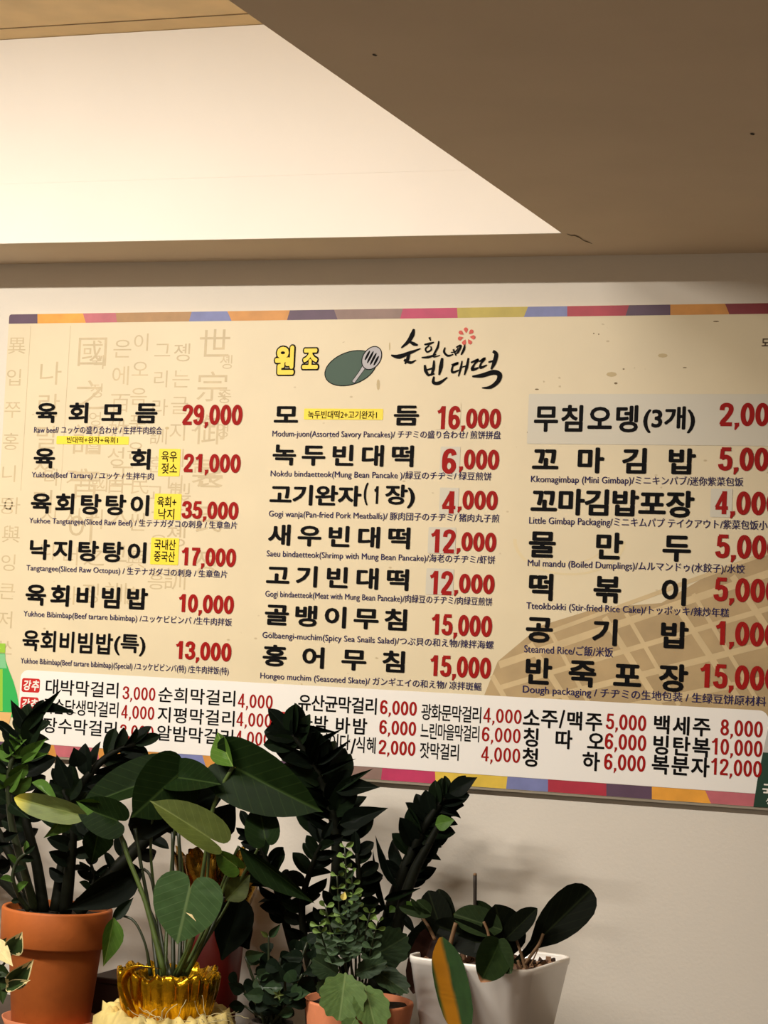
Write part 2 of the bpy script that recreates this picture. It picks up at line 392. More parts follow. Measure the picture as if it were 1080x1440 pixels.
def caption(s, xl, yb, xr, h=12, off=.009): put('caption_lettering', [fit(s, xl, yb, xr, h, off)], 4, m_navy, 2)
m_yel = mat('sticker_yellow', (242, 218, 48), .5); m_clear = mat('sticker_clear', (208, 202, 184), .3)
def sticker(x0, y0, x1, y1, m=None, r=.002):
    u0, v1 = uv(x0, y0); v0 = uv(x0, y1)[1]; u1 = u_at(x1, v0)
    o = flat('sticker', rrect(u0, v0, u1, v1, r, 3), 2.7, m or m_yel); return o
def note(*parts, off=.008): put('note_lettering', [fit(*p, off) for p in parts], 4, m_blk, 4)
# column one
heading('육회모듬', 50, 594, 221, 28, 30); price(('29,000', 256, 602, 340, 33)); caption('Raw beef/ ユッケの盛り合わせ / 生拌牛肉综合', 48, 609.5, 228, 11)
sticker(80, 613, 181, 624.5); note(('빈대떡+완자+육회1', 94, 623, 166, 9))
heading('육회', 47, 657.5, 214, 28, 30); caption('Yukhoe(Beef Tartare) / ユッケ / 生拌牛肉', 44.5, 673.5, 216, 11.5)
sticker(224, 631, 252.5, 669.5); note(('육우', 227, 649.5, 249, 15), ('젖소', 227, 666, 249, 15), off=.012); price(('21,000', 258, 668, 337.5, 30))
heading('육회탕탕이', 43, 721, 212, 28, 29); caption('Yukhoe Tangtangee(Sliced Raw Beef) / 生テナガダコの刺身 / 生章鱼片', 41, 738, 333.5, 12)
sticker(218, 694, 254, 730.5); note(('육회+', 221, 713, 248, 15), ('낙지', 222.5, 730, 245, 15), off=.012); price(('35,000', 255.5, 733, 334.5, 28.5))
heading('낙지탕탕이', 40, 786, 208, 28, 29); caption('Tangtangee(Sliced Raw Octopus) / 生テナガダコの刺身 / 生章鱼片', 37, 804.5, 319.5, 12)
sticker(213, 756, 250.5, 793.5); note(('국내산', 217, 773, 247, 15), ('중국산', 216.5, 789.5, 246, 15), off=.012); price(('17,000', 253.5, 799, 331, 29.5))
heading('육회비빔밥', 35.5, 850, 207, 29, 29); price(('10,000', 249.5, 864.5, 328, 29.5)); caption('Yukhoe Bibimbap(Beef tartare bibimbap) /ユッケビビンバ /生牛肉拌饭', 33, 869, 326, 12)
heading('육회비빔밥', 31, 914, 158, 29, 24, .022, [fit('(특)', 160, 921, 204, 30, .022)]); price(('13,000', 245.5, 930.5, 324.5, 29.5))
caption('Yukhoe Bibimbap(Beef tartare bibimbap)(Special) /ユッケビビンバ(特) /生牛肉拌饭(特)', 29, 935, 321.5, 12)
# column two
heading('모듬', 385, 597, 589, 28, 34); sticker(428, 574.5, 538.5, 590); note(('녹두빈대떡2+고기완자1', 433, 588.5, 530, 11), off=.012)
sticker(612, 567, 647, 604, m_sheet); price(('16', 613, 603.5, 646.5, 32.5), (',000', 648, 607, 703.5, 32.5)); caption('Modum-juon(Assorted Savory Pancakes)/ チヂミの盛り合わせ/ 煎饼拼盘', 383, 616.5, 704, 13)
heading('녹두빈대떡', 383, 653.5, 584, 29, 33); sticker(620, 628, 646, 668, m_clear); price(('6', 621.5, 666, 641, 35), (',000', 645, 664.5, 701, 32.5))
caption('Nokdu bindaetteok(Mung Bean Pancake )/緑豆のチヂミ/ 绿豆煎饼', 380.5, 672.5, 691, 13)
heading('고기완자', 379, 709, 507, 28, 31, .03, [fit('(', 511, 710.5, 517, 32, .03), fit('장)', 541, 714, 583, 33, .03)]); digits('1', 525, 708.5, 533, 25, .2, m_blk); sticker(619, 685.5, 644, 723, m_clear); price(('4', 621, 722, 641, 31.5), (',000', 643, 720.5, 699, 31))
caption('Gogi wanja(Pan-fried Pork Meatballs)/ 豚肉団子のチヂミ/ 猪肉丸子煎', 378, 729, 702, 13)
heading('새우빈대떡', 377, 766, 579, 29, 33); sticker(603, 741, 640, 778, m_clear); price(('12', 604, 777, 639.5, 33), (',000', 641.5, 779, 697, 31)); caption('Saeu bindaetteok(Shrimp with Mung Bean Pancake)/海老のチヂミ/虾饼', 375, 785, 696, 13)
heading('고기빈대떡', 374, 823, 577, 29, 33); sticker(600, 799, 637, 836, m_clear); price(('12', 602.5, 835.5, 636, 33), (',000', 638, 838, 694.5, 31.5)); caption('Gogi bindaetteok(Meat with Mung Bean Pancake)/肉緑豆のチヂミ/肉绿豆煎饼', 373, 841.5, 692, 13)
heading('골뱅이무침', 372, 878, 575, 29, 34); price(('15,000', 605, 897, 691, 34)); caption('Golbaengi-muchim(Spicy Sea Snails Salad)/つぶ貝の和え物/辣拌海螺', 369, 899.5, 694, 13)
heading('홍어무침', 369, 935.5, 572, 29, 34); price(('15,000', 603, 955, 689.5, 34)); caption('Hongeo muchim (Seasoned Skate)/ ガンギエイの和え物/ 凉拌斑鳐', 366, 956.5, 677, 13)
# column three
sticker(744, 554, 1140, 624, m_clear)
heading('무침오뎅', 750.5, 606.5, 899, 37, 34, .030, [fit('(3개)', 904, 609, 977, 38, .03)]); price(('2,000', 1011.5, 604.5, 1102, 38))
heading('꼬마김밥', 748, 663.5, 977, 35, 37, .032); price(('5,000', 1010, 667, 1101, 38)); caption('Kkomagimbap (Mini Gimbap)/ミニキンパブ/迷你紫菜包饭', 746.5, 681, 1045, 14.5)
heading('꼬마김밥포장', 746, 722.5, 975, 36, 37, .032); sticker(1000, 687, 1029, 727, m_clear); price(('4,000', 1005, 728.5, 1097, 38)); caption('Little Gimbap Packaging/ミニキムパプ テイクアウト/紫菜包饭小', 744, 739.5, 1079, 15)
heading('물만두', 743, 783, 971, 37, 38, .030); price(('5,000', 1006, 790, 1098, 38.5)); caption('Mul mandu (Boiled Dumplings)/ムルマンドゥ(水餃子)/水饺', 742, 799, 1047, 14.5)
heading('떡볶이', 742, 843, 968, 37, 38, .030); price(('5,000', 1003.5, 850.5, 1096, 38.5)); caption('Tteokbokki (Stir-fried Rice Cake)/トッポッキ/辣炒年糕', 740, 859, 1025, 14.5)
heading('공기밥', 739, 902, 967, 36, 38, .032); price(('1,000', 1004, 912, 1094, 39)); caption('Steamed Rice/ご飯/米饭', 737, 918.5, 862, 14)
heading('반죽포장', 737, 961, 966, 37, 38, .032); price(('15,000', 982, 972, 1095, 39)); caption('Dough packaging / チヂミの生地包装 / 生绿豆饼原材料', 735, 977, 1077, 15.5)
put('note_lettering', [fit('도', 1071, 487, 1081, 11, .02)], 3, mat('ink_brown', (80, 62, 40), .6))
# drinks
def drink(chars, xl, yb, xr, h, cw, pr=None, off=.0095, extra=()):
    letters('drink_letter', spread(chars, xl, yb, xr, h, cw, off)+list(extra), 4, m_blk)
    if pr: digits(*pr, .125 if off < .01 else .145)
drink('대박막걸리', 63, 976, 168.5, 22, 20, ('3,000', 172, 986.5, 218.5, 22)); drink('순희막걸리', 222, 987, 333, 22, 21, ('4,000', 334, 998, 383.5, 23))
drink('국순당생막걸리', 60, 1003, 168, 22, 15, ('4,000', 170, 1013, 217, 22)); drink('지평막걸리', 221, 1015, 332, 22, 21, ('4,000', 332, 1024, 382, 23))
drink('장수막걸리', 60, 1030, 166, 22, 20, ('3,000', 168, 1040, 216, 22)); drink('알밤막걸리', 220, 1041, 330, 22, 21, ('4,000', 330, 1050, 380.5, 23))
drink('유산균막걸리', 419, 998.5, 531.5, 23, 18.5, ('6,000', 534, 1007.5, 586, 23.5), .016)
drink('바밤', 419, 1027, 461, 23, 20, ('6,000', 533, 1035.5, 585, 23.5), .016, spread('바밤', 471, 1030.5, 516, 23, 21, .016))
drink('사이다', 447, 1052, 492, 22, 15, ('2,000', 532, 1063.5, 584, 23.5), .012, [fit('/', 493, 1060, 500, 22, .02)]+spread('식혜', 500, 1058, 529, 23, 14, .012))
drink('광화문막걸리', 592, 1012, 678, 23, 14.5, ('4,000', 679, 1019, 733.5, 24)); drink('느린마을막걸리', 591, 1038.5, 675, 23, 12, ('6,000', 677, 1046, 732, 24.5)); drink('잣막걸리', 590, 1066, 646.5, 23, 14, ('4,000', 676, 1073.5, 731.5, 24.5))
drink('소주', 735, 1021.5, 784.5, 26, 24, ('5,000', 851.5, 1029, 908.5, 26), .022, [fit('/', 786, 1024, 794, 26, .02)]+spread('맥주', 796, 1025.5, 847, 26, 24, .022))
drink('칭따오', 735, 1049, 850, 26, 24, ('6,000', 850, 1057, 908.5, 26.5), .022); drink('청하', 734, 1077, 843, 26, 24, ('6,000', 849, 1086, 907.5, 27), .022)
drink('백세주', 918, 1031, 999, 26, 25, ('8,000', 1012.5, 1038, 1072.5, 27), .024); drink('빙탄복', 917, 1060, 998.5, 27, 25, ('10,000', 999, 1064.5, 1072, 27), .024); drink('복분자', 916, 1087.5, 997, 27, 25, ('12,000', 998, 1093, 1071, 27.5), .024)
m_stamp = mat('stamp_red', (196, 28, 22), .5); m_lw = mat('ink_white', (240, 234, 222), .5)
for (x, y) in ((31.5, 953.3), (29.5, 979.5), (385, 1000)):
    u0, v1 = uv(x, y); k = ppm(w3(u0, v1)); w, h = 29/k, 19.5/k
    if x > 300: w, h = 32/k, 21/k
    flat('recommend_stamp', rrect(u0, v1-h, u0+w, v1, .005), 2.9, m_stamp)
    put('stamp_lettering', [('강', u0+.003, v1-h*.86, w*.42, h*.74, .03, 'em', .12), ('추', u0+.003+w*.46, v1-h*.86, w*.42, h*.74, .03, 'em', .12)], 4, m_lw)
# printed bottles at both ends of the drinks panel
m_g1 = mat('print_bottle_green', (52, 176, 84), .4); m_g2 = mat('print_bottle_lime', (150, 196, 62), .4); m_g3 = mat('print_bottle_pale', (128, 196, 140), .4); m_dg = mat('print_bottle_dark', (18, 58, 40), .4)
pflat('bottle_print', [(-20, 906), (-20, 1010), (27, 1008), (26.5, 990), (24, 975), (19, 958), (12, 940), (8, 928), (7.5, 919), (-20, 918)], 2.8, m_g1)
pflat('bottle_print', [(-20, 904), (-20, 917), (7.5, 918), (8, 905)], 3.1, m_g2)
pflat('bottle_print', [(-20, 920), (-20, 938), (10, 940), (8, 930), (7.5, 920)], 3.1, m_g3)
pflat('bottle_print', [(-20, 941), (-20, 1000), (4, 1000), (4, 941)], 3.1, m_g2)
pflat('cup_print', [(-20, 1000), (-20, 1024), (12, 1022), (17, 1002)], 3.4, mat('print_cup', (222, 176, 110), .5))
pflat('bottle_print', [(1059.5, 1134.5), (1065, 1098), (1073, 1058), (1110, 1060), (1110, 1137)], 2.8, m_dg)
pflat('bottle_print', [(1073, 1058), (1078, 1034), (1084, 1010), (1110, 1010), (1110, 1060)], 2.8, mat('print_bottle_shoulder', (190, 188, 180), .4))
put('bottle_lettering', [fit('국', 1072, 1120, 1086, 18, .02), fit('생', 1077, 1131, 1086, 9, .01)], 4, m_lw)
# logo: brush lettering, flower, oval with a slotted turner, yellow letters
def zp(x, y): return (370+x/3.086, 440+y/3.086)
def brush(name, strokes, lay, m, k=5):
    VV, FF = [], []
    for si, st in enumerate(strokes):
        pts = [Vector((*zp(x, y), 0)) for x, y, w in st]; ws = [w*1.25/3.086 for x, y, w in st]
        pts, ws = smooth_pts(pts, ws, k); b = len(VV)
        for i, p in enumerate(pts):
            t = (pts[min(i+1, len(pts)-1)]-pts[max(i-1, 0)]).normalized(); nn = Vector((-t.y, t.x, 0))*ws[i]*.5
            for q in (p+nn, p-nn): VV.append(w3(*uv(q.x, q.y), lay+(si % 4)*.15))
        for i in range(len(pts)-1): FF.append((b+2*i, b+2*i+1, b+2*i+3, b+2*i+2))
    return pyd(name, VV, FF, m, board)
brush('brush_lettering', [
    [(655, 70, 6), (648, 95, 16), (630, 125, 13), (600, 152, 4)], [(628, 120, 5), (655, 135, 13), (672, 140, 5)],
    [(556, 184, 5), (590, 190, 16), (640, 172, 11), (684, 155, 3)], [(634, 172, 9), (628, 200, 12), (616, 222, 4)], [(612, 204, 10), (640, 216, 10), (664, 205, 3)],
    [(722, 106, 9), (728, 122, 3)], [(700, 138, 5), (722, 134, 9), (742, 127, 3)], [(722, 142, 5), (706, 155, 6), (712, 170, 6), (730, 160, 6), (728, 145, 4)],
    [(688, 194, 4), (718, 192, 9), (752, 180, 4)], [(763, 122, 4), (758, 150, 8), (738, 190, 5), (768, 184, 3)],
    [(790, 150, 4), (786, 170, 8), (802, 186, 8), (826, 180, 3)], [(826, 158, 7), (838, 186, 4)], [(815, 172, 3), (836, 168, 5), (848, 150, 3)],
    [(838, 150, 4), (858, 142, 8), (848, 168, 7), (838, 178, 3)], [(876, 138, 4), (872, 158, 9), (860, 182, 5)],
    [(702, 226, 6), (706, 250, 12), (716, 270, 9)], [(742, 206, 5), (740, 240, 11), (730, 272, 7)], [(710, 248, 5), (738, 240, 7)], [(714, 272, 7), (744, 264, 6)],
    [(778, 196, 8), (772, 235, 14), (764, 270, 5)], [(742, 276, 5), (740, 302, 12), (765, 304, 12), (800, 280, 4)],
    [(818, 226, 5), (846, 218, 9), (824, 232, 6), (822, 258, 9), (852, 248, 4)], [(864, 208, 4), (858, 240, 8), (848, 276, 4)], [(892, 196, 6), (884, 236, 10), (874, 270, 4)], [(862, 236, 4), (884, 230, 5)],
    [(902, 216, 5), (934, 204, 10), (918, 222, 6), (908, 246, 12), (936, 238, 5)], [(938, 212, 4), (962, 198, 10), (946, 220, 6), (944, 238, 10), (972, 226, 4)],
    [(998, 166, 10), (1012, 180, 14), (1004, 215, 15), (990, 246, 5)], [(978, 214, 5), (1004, 208, 8)],
    [(908, 276, 5), (950, 272, 15), (1000, 258, 17), (1026, 268, 18), (1020, 296, 15), (988, 322, 12), (950, 326, 3)],
], 4, m_blk)
fc = (883, 102); V, Fc = [], []
for k in range(7):
    a = math.radians(95+k*360/7); b = len(V); R0, R1 = 14, 38
    for (r, w) in ((R0, 0), (R0+9, 6), (R1-7, 9.5), (R1, 5), (R1+1, 0), (R1, -5), (R1-7, -9.5), (R0+9, -6)):
        x = fc[0]+r*math.cos(a)-w*math.sin(a); y = fc[1]-r*math.sin(a)-w*math.cos(a); V.append(w3(*uv(*zp(x, y)), 3))
    Fc.append(tuple(range(b, b+8)))
pyd('flower_print', V, Fc, mat('ink_vermilion', (206, 66, 40), .5), board)
def ell(cx, cy, a, b, rot, n=40):
    r = math.radians(rot); return [zp(cx+a*math.cos(t)*math.cos(r)-b*math.sin(t)*math.sin(r), cy+a*math.cos(t)*math.sin(r)+b*math.sin(t)*math.cos(r)) for t in [2*math.pi*k/n for k in range(n)]]
pflat('emblem_oval', ell(380, 240, 118, 72, -20), 1.5, m_blk); pflat('emblem_oval', ell(380, 240, 114, 68, -20), 1.8, mat('print_emblem_green', (26, 66, 40), .5))
m_sil = mat('print_silver', (170, 166, 168), .45)
pflat('emblem_turner', ell(472, 196, 56, 40, -58), 2.4, m_blk); pflat('emblem_turner', ell(472, 196, 52, 36, -58), 2.6, m_sil)
for q in (-22, -7, 8, 23):
    pflat('emblem_turner', ell(472+q*.85, 196+q*.5, 30 if abs(q) < 15 else 24, 5, -62, 16), 2.8, m_blk)
brush('emblem_turner', [[(440, 232, 12), (420, 262, 9), (392, 300, 9)]], 2.3, m_sil)
brush('emblem_turner', [[(440, 232, 16), (420, 262, 13), (391, 302, 13)]], 2.2, m_blk)
m_ly = mat('ink_yellow', (246, 214, 54), .5)
for (ch, x0, yb, x1, h) in (('원', 385, 528, 414, 43), ('조', 424, 520, 448, 31)):
    put('logo_lettering', [fit(ch, x0-1, yb+1, x1+1, h+2, .10)], 2.6, m_blk, 14); put('logo_lettering', [fit(ch, x0+1, yb-1, x1-1, h-2, .045)], 4, m_ly)
# faint old-style script printed behind the left column
m_f = mat('print_faint', (200, 181, 142), .5, noise=40, amt=.08)
it = []
for (s, x, y, w, pitch) in (('나랏말쏘미', 53, 510, 33, 45), ('國之語音이', 106, 475, 42, 62), ('귁징엉흠', 128, 500, 20, 40), ('은에百姓성百', 158, 478, 27, 38), ('이오음품은', 186, 470, 25, 38), ('그리라訓훈고', 216, 482, 24, 40),
                            ('졩는글지시니라', 243, 484, 26, 37), ('世宗御製', 278, 465, 42, 60), ('솅종엉', 308, 500, 20, 48), ('異입쭈홍니듕', 10, 475, 24, 45), ('겨시너라', 92, 660, 26, 55), ('國귁之징', 122, 665, 28, 52), ('正人고訓', 155, 655, 30, 55), ('民씬興홍', 182, 670, 26, 52),
                            ('오음흥', 212, 700, 26, 52), ('製졩訓', 236, 680, 30, 60), ('라시니', 60, 660, 24, 52), ('아與잉큰저쏘', 4, 700, 24, 40), ('훈民졍', 276, 650, 38, 62)):
    for i, ch in enumerate(s): it += spread(ch, x-i*pitch*.055, y+i*pitch+w*.95, 0, w*1.02, w, 0)
for i, q in enumerate(it): put('script_letter', [q], .1+((i*5) % 13)*.05, m_f)
for x in (43, 99):
    a, b = uv(x, 458), uv(x-14, 690); flat('script_rule', [(a[0], a[1]), (a[0]+.0012, a[1]), (b[0]+.0012, b[1]), (b[0], b[1])], .7, m_f)
bpy.data.objects.remove(tobj)
for (x, y, w, h, s) in ((866, 539, 5, 3, 0), (865+12, 519, 3, 2, 0), (932, 500, 14, 6, 1), (860, 526.5, 15, 7, 1), (755, 547.5, 6, 2, 0), (963, 517, 6, 1.5, 0), (1007, 452, 9, 1.8, 0), (548, 487, 2, 12, 1), (532, 541, 5, 16, 1), (835, 469, 2, 2, 0), (842, 470, 2, 2, 0), (742, 608, 2, 3, 0), (235, 602, 6, 4, 1)):
    pflat('fleck', [(x+w/2*math.cos(2*math.pi*k/8), y+h/2*math.sin(2*math.pi*k/8)) for k in range(8)][::-1], .9, mat('fleck_brown', (120, 98, 60), .6) if not s else mat('fleck_pale', (196, 176, 132), .6))
# ---------------------------------------------------------------- counter
ZK = .70
m_cnt = mat('counter_wood', (62, 44, 32), .5, noise=12, amt=.2)
cb = P(300, 1445, 3.4)
ctr = empty('side_counter', (-1.6, 3.5, 0), 'dark wooden side counter along the wall that carries all the potted plants', 'counter')
box('counter_top', (-3.4, 3.12, ZK-.035), (-.35, D-.001, ZK), m_cnt, ctr)
box('cabinet_body', (-3.36, 3.16, 0), (-.39, D-.001, ZK-.036), mat('counter_front', (80, 60, 44), .6, noise=8, amt=.1), ctr)

# ---------------------------------------------------------------- leaves
def crf(pts, k=3):
    q = [Vector((x, y, 0)) for x, y in pts]; return [(p.x, p.y) for p in smooth_pts(q, None, k)]
HALF = {
 'ovate': crf([(1, 0), (.88, .12), (.70, .32), (.45, .5), (.22, .42), (.07, .16), (0, 0)], 2),
 'paddle': crf([(1, 0), (.985, .25), (.88, .47), (.66, .5), (.44, .36), (.28, .14), (.12, .08), (0, .07)], 2),
 'zz': crf([(1, 0), (.94, .15), (.78, .40), (.52, .5), (.26, .42), (.08, .18), (0, 0)], 2),
 'oblong': crf([(1, 0), (.97, .2), (.85, .42), (.6, .5), (.35, .38), (.15, .16), (0, .03)], 2),
 'heart': crf([(1, 0), (.93, .05), (.80, .22), (.55, .41), (.25, .5), (-.02, .49), (-.20, .38), (-.27, .22), (-.22, .07), (-.08, .015), (0, 0)], 2),
 'spoon': crf([(1, 0), (.96, .3), (.78, .5), (.5, .4), (.25, .15), (0, .05)], 2),
 'strap': crf([(1, 0), (.93, .22), (.75, .44), (.45, .5), (.2, .42), (.06, .2), (0, .05)], 2),
}
def scal():
    out = []
    base = crf([(1, 0), (.97, .22), (.82, .42), (.55, .5), (.25, .42), (.08, .18), (0, .02)], 6)
    for i, (x, y) in enumerate(base):
        f = 1+.055*math.sin(i*1.05); out.append((.45+(x-.45)*f, y*f))
    return out
HALF['scallop'] = scal()
UNIT = {}
def unit_leaf(kind, fold, droop, m, edge=None, wave=0):
    key = (kind, fold, droop, m.name, edge.name if edge else None, wave)
    if key in UNIT: return UNIT[key]
    h = HALF[kind]; out = h[:-1]+[(x, -y) for x, y in reversed(h)][:-1]
    if h[-1][1] > 0: out.insert(len(h)-1, h[-1])
    n = len(out); rings = (.36, .68, .9, 1.0) if edge else (.4, .75, 1.0)
    c0 = (.30, 0) if kind != 'heart' else (.05, 0)
    def zz(x, y, k): return fold*abs(y)*1.0 - droop*max(x, -.1)**2 + (wave*.05*math.sin(k*1.7)*abs(y)*2)
    V = [(c0[0], 0, zz(c0[0], 0, 0))]; Fc = []; mi = []
    for r in rings:
        for k, (x, y) in enumerate(out):
            xx = c0[0]+(x-c0[0])*r; yy = y*r; V.append((xx, yy, zz(xx, yy, k)*1.0))
    for k in range(n): Fc.append((0, 1+k, 1+(k+1) % n)); mi.append(0)
    for j in range(len(rings)-1):
        for k in range(n):
            a = 1+j*n+k; b = 1+j*n+(k+1) % n; Fc.append((a, a+n, b+n, b)); mi.append(1 if (edge and j == len(rings)-2) or (edge and j == 1 and k % 7 < 2) else 0)
    me = bpy.data.meshes.new('leaf_'+kind); me.from_pydata(V, [], Fc)
    me.materials.append(m); 
    if edge: me.materials.append(edge)
    me.polygons.foreach_set('material_index', mi); me.polygons.foreach_set('use_smooth', [True]*len(Fc)); me.update()
    UNIT[key] = me; return me
def leaf_w(par, A, B, width, me, twist=0, roll_to_view=True, name='leaf'):
    A, B = Vector(A), Vector(B); ax = B-A; L = ax.length; an = ax/L
    view = ((A+B)/2-CAM).normalized(); side = an.cross(view)
    if side.length < .05: side = an.cross(Vector((0, 0, 1)))
    side.normalize(); nrm = side.cross(an)            # towards the viewer
    if nrm.dot(view) > 0: nrm = -nrm; side = -side
    t = math.radians(twist); s2 = side*math.cos(t)+nrm*math.sin(t); n2 = nrm*math.cos(t)-side*math.sin(t)
    M = Matrix(((ax.x, s2.x*width, n2.x*L, A.x), (ax.y, s2.y*width, n2.y*L, A.y), (ax.z, s2.z*width, n2.z*L, A.z), (0, 0, 0, 1)))
    o = bpy.data.objects.new(name, me); C.objects.link(o); o.parent = par
    o.matrix_local = Matrix.Translation(-root_of(par)) @ M; return o
def leaf(par, kind, b, t, wpx, y0, y1, m, twist=0, fold=.25, droop=.08, edge=None, wave=0, label=None):
    A, B = P(*b, y0), P(*t, y1)
    o = leaf_w(par, A, B, wpx/ppm((A+B)/2), unit_leaf(kind, fold, droop, m, edge, wave), twist)
    if label: o['label'] = label
    return o
def stem(par, pp, Ys, rpx, m, name='stem', n=7):
    if not isinstance(Ys, (list, tuple)): Ys = [Ys]*len(pp)
    pts = [P(x, y, Y) for (x, y), Y in zip(pp, Ys)]
    if not isinstance(rpx, (list, tuple)): rpx = [rpx]*len(pp)
    return tube(name, pts, [r/ppm(p) for r, p in zip(rpx, pts)], m, par, n)
rnd = random.Random(11)
def frond(par, pp, Ys, n, Lpx, mats, msm, t0=.35, rpx=(8, 3), ang=(62, 35), wr=.42, sides=(1, -1), dep=.35):
    m = len(pp)
    if not isinstance(Ys, (list, tuple)): Ys = [Ys]*m
    rp = [rpx[0]+(rpx[1]-rpx[0])*i/(m-1) for i in range(m)]
    stem(par, pp, Ys, rp, msm)
    pts = smooth_pts([P(x, y, Y) for (x, y), Y in zip(pp, Ys)], None, 10)
    N = len(pts)-1
    for i in range(n):
        t = t0+(1-t0)*i/(n-1)*.97; k = min(N-1, int(t*N)); p = pts[k]; T = (pts[min(N, k+2)]-pts[max(0, k-2)]).normalized()
        view = (p-CAM).normalized(); sv = T.cross(view).normalized(); s = sides[i % len(sides)]
        rot = math.radians(rnd.uniform(-1, 1)*60*dep*2); sd = sv*s*math.cos(rot)-view*math.sin(rot)*.8
        a = math.radians(ang[0]+(ang[1]-ang[0])*t+rnd.uniform(-9, 9))
        L = Lpx*(1-.35*abs(2*t-1.1))*rnd.uniform(.85, 1.12)/ppm(p)
        d = (T*math.cos(a)+sd*math.sin(a)).normalized()
        leaf_w(par, p, p+d*L, L*wr*rnd.uniform(1.0, 1.3), unit_leaf('zz', rnd.choice((.25, .4)), rnd.choice((.06, .22)), rnd.choice(mats)), rnd.uniform(-55, 55))
    T = (pts[-1]-pts[-4]).normalized(); L = Lpx*.75/ppm(pts[-1])
    leaf_w(par, pts[-1]-T*.004, pts[-1]+T*L, L*.45, unit_leaf('zz', .25, .06, mats[0]), rnd.uniform(-20, 20))
zd = leafmat('leaf_zz_dark', (17, 27, 14), (46, 58, 32), .36, .5); zd2 = leafmat('leaf_zz_deep', (11, 17, 11), (30, 40, 24), .4, .5)
zg = leafmat('leaf_zz_green', (66, 96, 36), (120, 150, 80), .34, .6); zst = mat('stem_dark', (18, 20, 12), .6, noise=40, amt=.3, spec=.08)
an_d = leafmat('leaf_anthurium_dark', (18, 32, 10), (70, 92, 44), .45, .7); an_g = leafmat('leaf_anthurium_green', (62, 92, 28), (140, 160, 84), .4, .9)
an_h = leafmat('leaf_anthurium_heart', (52, 76, 40), (122, 142, 92), .45, .9); an_o = leafmat('leaf_anthurium_olive', (72, 82, 36), (130, 140, 80), .45, .8)
an_y = leafmat('leaf_anthurium_pale', (92, 104, 54), (150, 158, 96), .45, .8, tipcol=((190, 178, 60), .75))
pet = mat('petiole_green', (66, 82, 34), .45, noise=30, amt=.25); petd = mat('petiole_dark', (36, 44, 20), .5, noise=30, amt=.25)
soil = mat('soil', (38, 28, 20), .95, noise=60, amt=.5, bump=.8, bscale=90)
terra = mat('terracotta', (176, 92, 30), .7, noise=9, amt=.14, bump=.15, bscale=60)
terra2 = mat('terracotta_pale', (198, 120, 80), .75, noise=14, amt=.14, bump=.15, bscale=80)
def pot(par, c, R, H, rimh, m, soil_drop=.012, taper=.68, rimw=.008, name='pot_body'):
    """c = centre of the base; R = outer rim radius"""
    rb = R*taper; r1 = rb+(R-rimw-rb)*(H-rimh)/H
    if rimh > 0: prof = [(rb*.96, 0), (rb, .004), (r1-.001, H-rimh-.003), (r1, H-rimh), (R-.0035, H-rimh+.0005), (R-.001, H-rimh+.004), (R, H-.004), (R-.0015, H), (R-rimw+.001, H), (R-rimw, H-.002), (R-rimw-.002, H-soil_drop-.02), (0.001, H-soil_drop-.021)]
    else: prof = [(rb*.96, 0), (rb, .004), (R-.001, H-.004), (R-.002, H), (R-rimw, H), (R-rimw-.001, H-soil_drop-.02), (.001, H-soil_drop-.021)]
    o = lathe(name, c, prof, m, par, 56)
    rs = R-rimw-.0015
    lathe('soil', (c[0], c[1], c[2]+H-soil_drop-.012), [(rs, 0), (rs, .010), (rs*.7, .013), (rs*.35, .011), (.001, .012)], soil, par, 32,
          lambda r, z, a, i: (r, z+(.003*math.sin(a*7+i*2) if 0 < i < 4 else 0)))
    return o

# ---- left: tall terracotta pot with a glossy many-leaved plant
c = P(81, 1275.5, 3.6); R = 77.5/ppm(c); zs = ZK+.016
tp = empty('potted_leafy_plant', (c.x, c.y, ZK), 'glossy dark leafed plant in the tall orange terracotta pot at the left end', 'potted plant')
lathe('saucer', (c.x, c.y, ZK), [(R*.70, 0), (R*.78, .004), (R*.88, .030), (R*.855, .030), (R*.80, .014), (.001, .0145)], terra2, tp, 48)
pot(tp, (c.x, c.y, zs), R, c.z-zs, .071, terra, taper=.70, rimw=.009)
frond(tp, [(78, 1282), (90, 1205), (104, 1125), (132, 1082), (160, 1058), (190, 1046)], [3.6, 3.62, 3.66, 3.68, 3.7, 3.72], 15, 50, [zd, zd2], zst, .38, (9, 3.5), (70, 35))
frond(tp, [(62, 1282), (52, 1215), (38, 1160), (30, 1110), (32, 1060), (46, 1020)], [3.6, 3.6, 3.6, 3.62, 3.62, 3.64], 15, 54, [zd2, zd], zst, .38, (9, 3.5), (75, 45), .46)
frond(tp, [(50, 1282), (34, 1225), (18, 1165), (12, 1115), (14, 1080), (20, 1060)], [3.6, 3.56, 3.54, 3.53, 3.52, 3.52], 9, 40, [zg, zg, zd], petd, .55, (7, 3), (72, 50), .5)
frond(tp, [(92, 1282), (98, 1225), (102, 1180), (100, 1140), (88, 1110)], [3.6, 3.58, 3.57, 3.57, 3.57], 14, 46, [zd2, zd, zd], zst, .2, (10, 3.5), (75, 50), .46)
frond(tp, [(108, 1284), (140, 1248), (178, 1208), (214, 1174), (252, 1150)], [3.6, 3.62, 3.64, 3.68, 3.7], 12, 42, [zd2], zst, .25, (11, 9), (75, 50), .44)
frond(tp, [(52, 1282), (14, 1200), (-28, 1130), (-66, 1085)], [3.6, 3.66, 3.72, 3.76], 16, 60, [zd2], zst, .3, (8, 4), (70, 45), .5)
frond(tp, [(48, 1282), (0, 1236), (-46, 1200), (-90, 1178)], [3.6, 3.66, 3.72, 3.76], 14, 56, [zd2], zst, .35, (8, 4), (70, 45), .5)
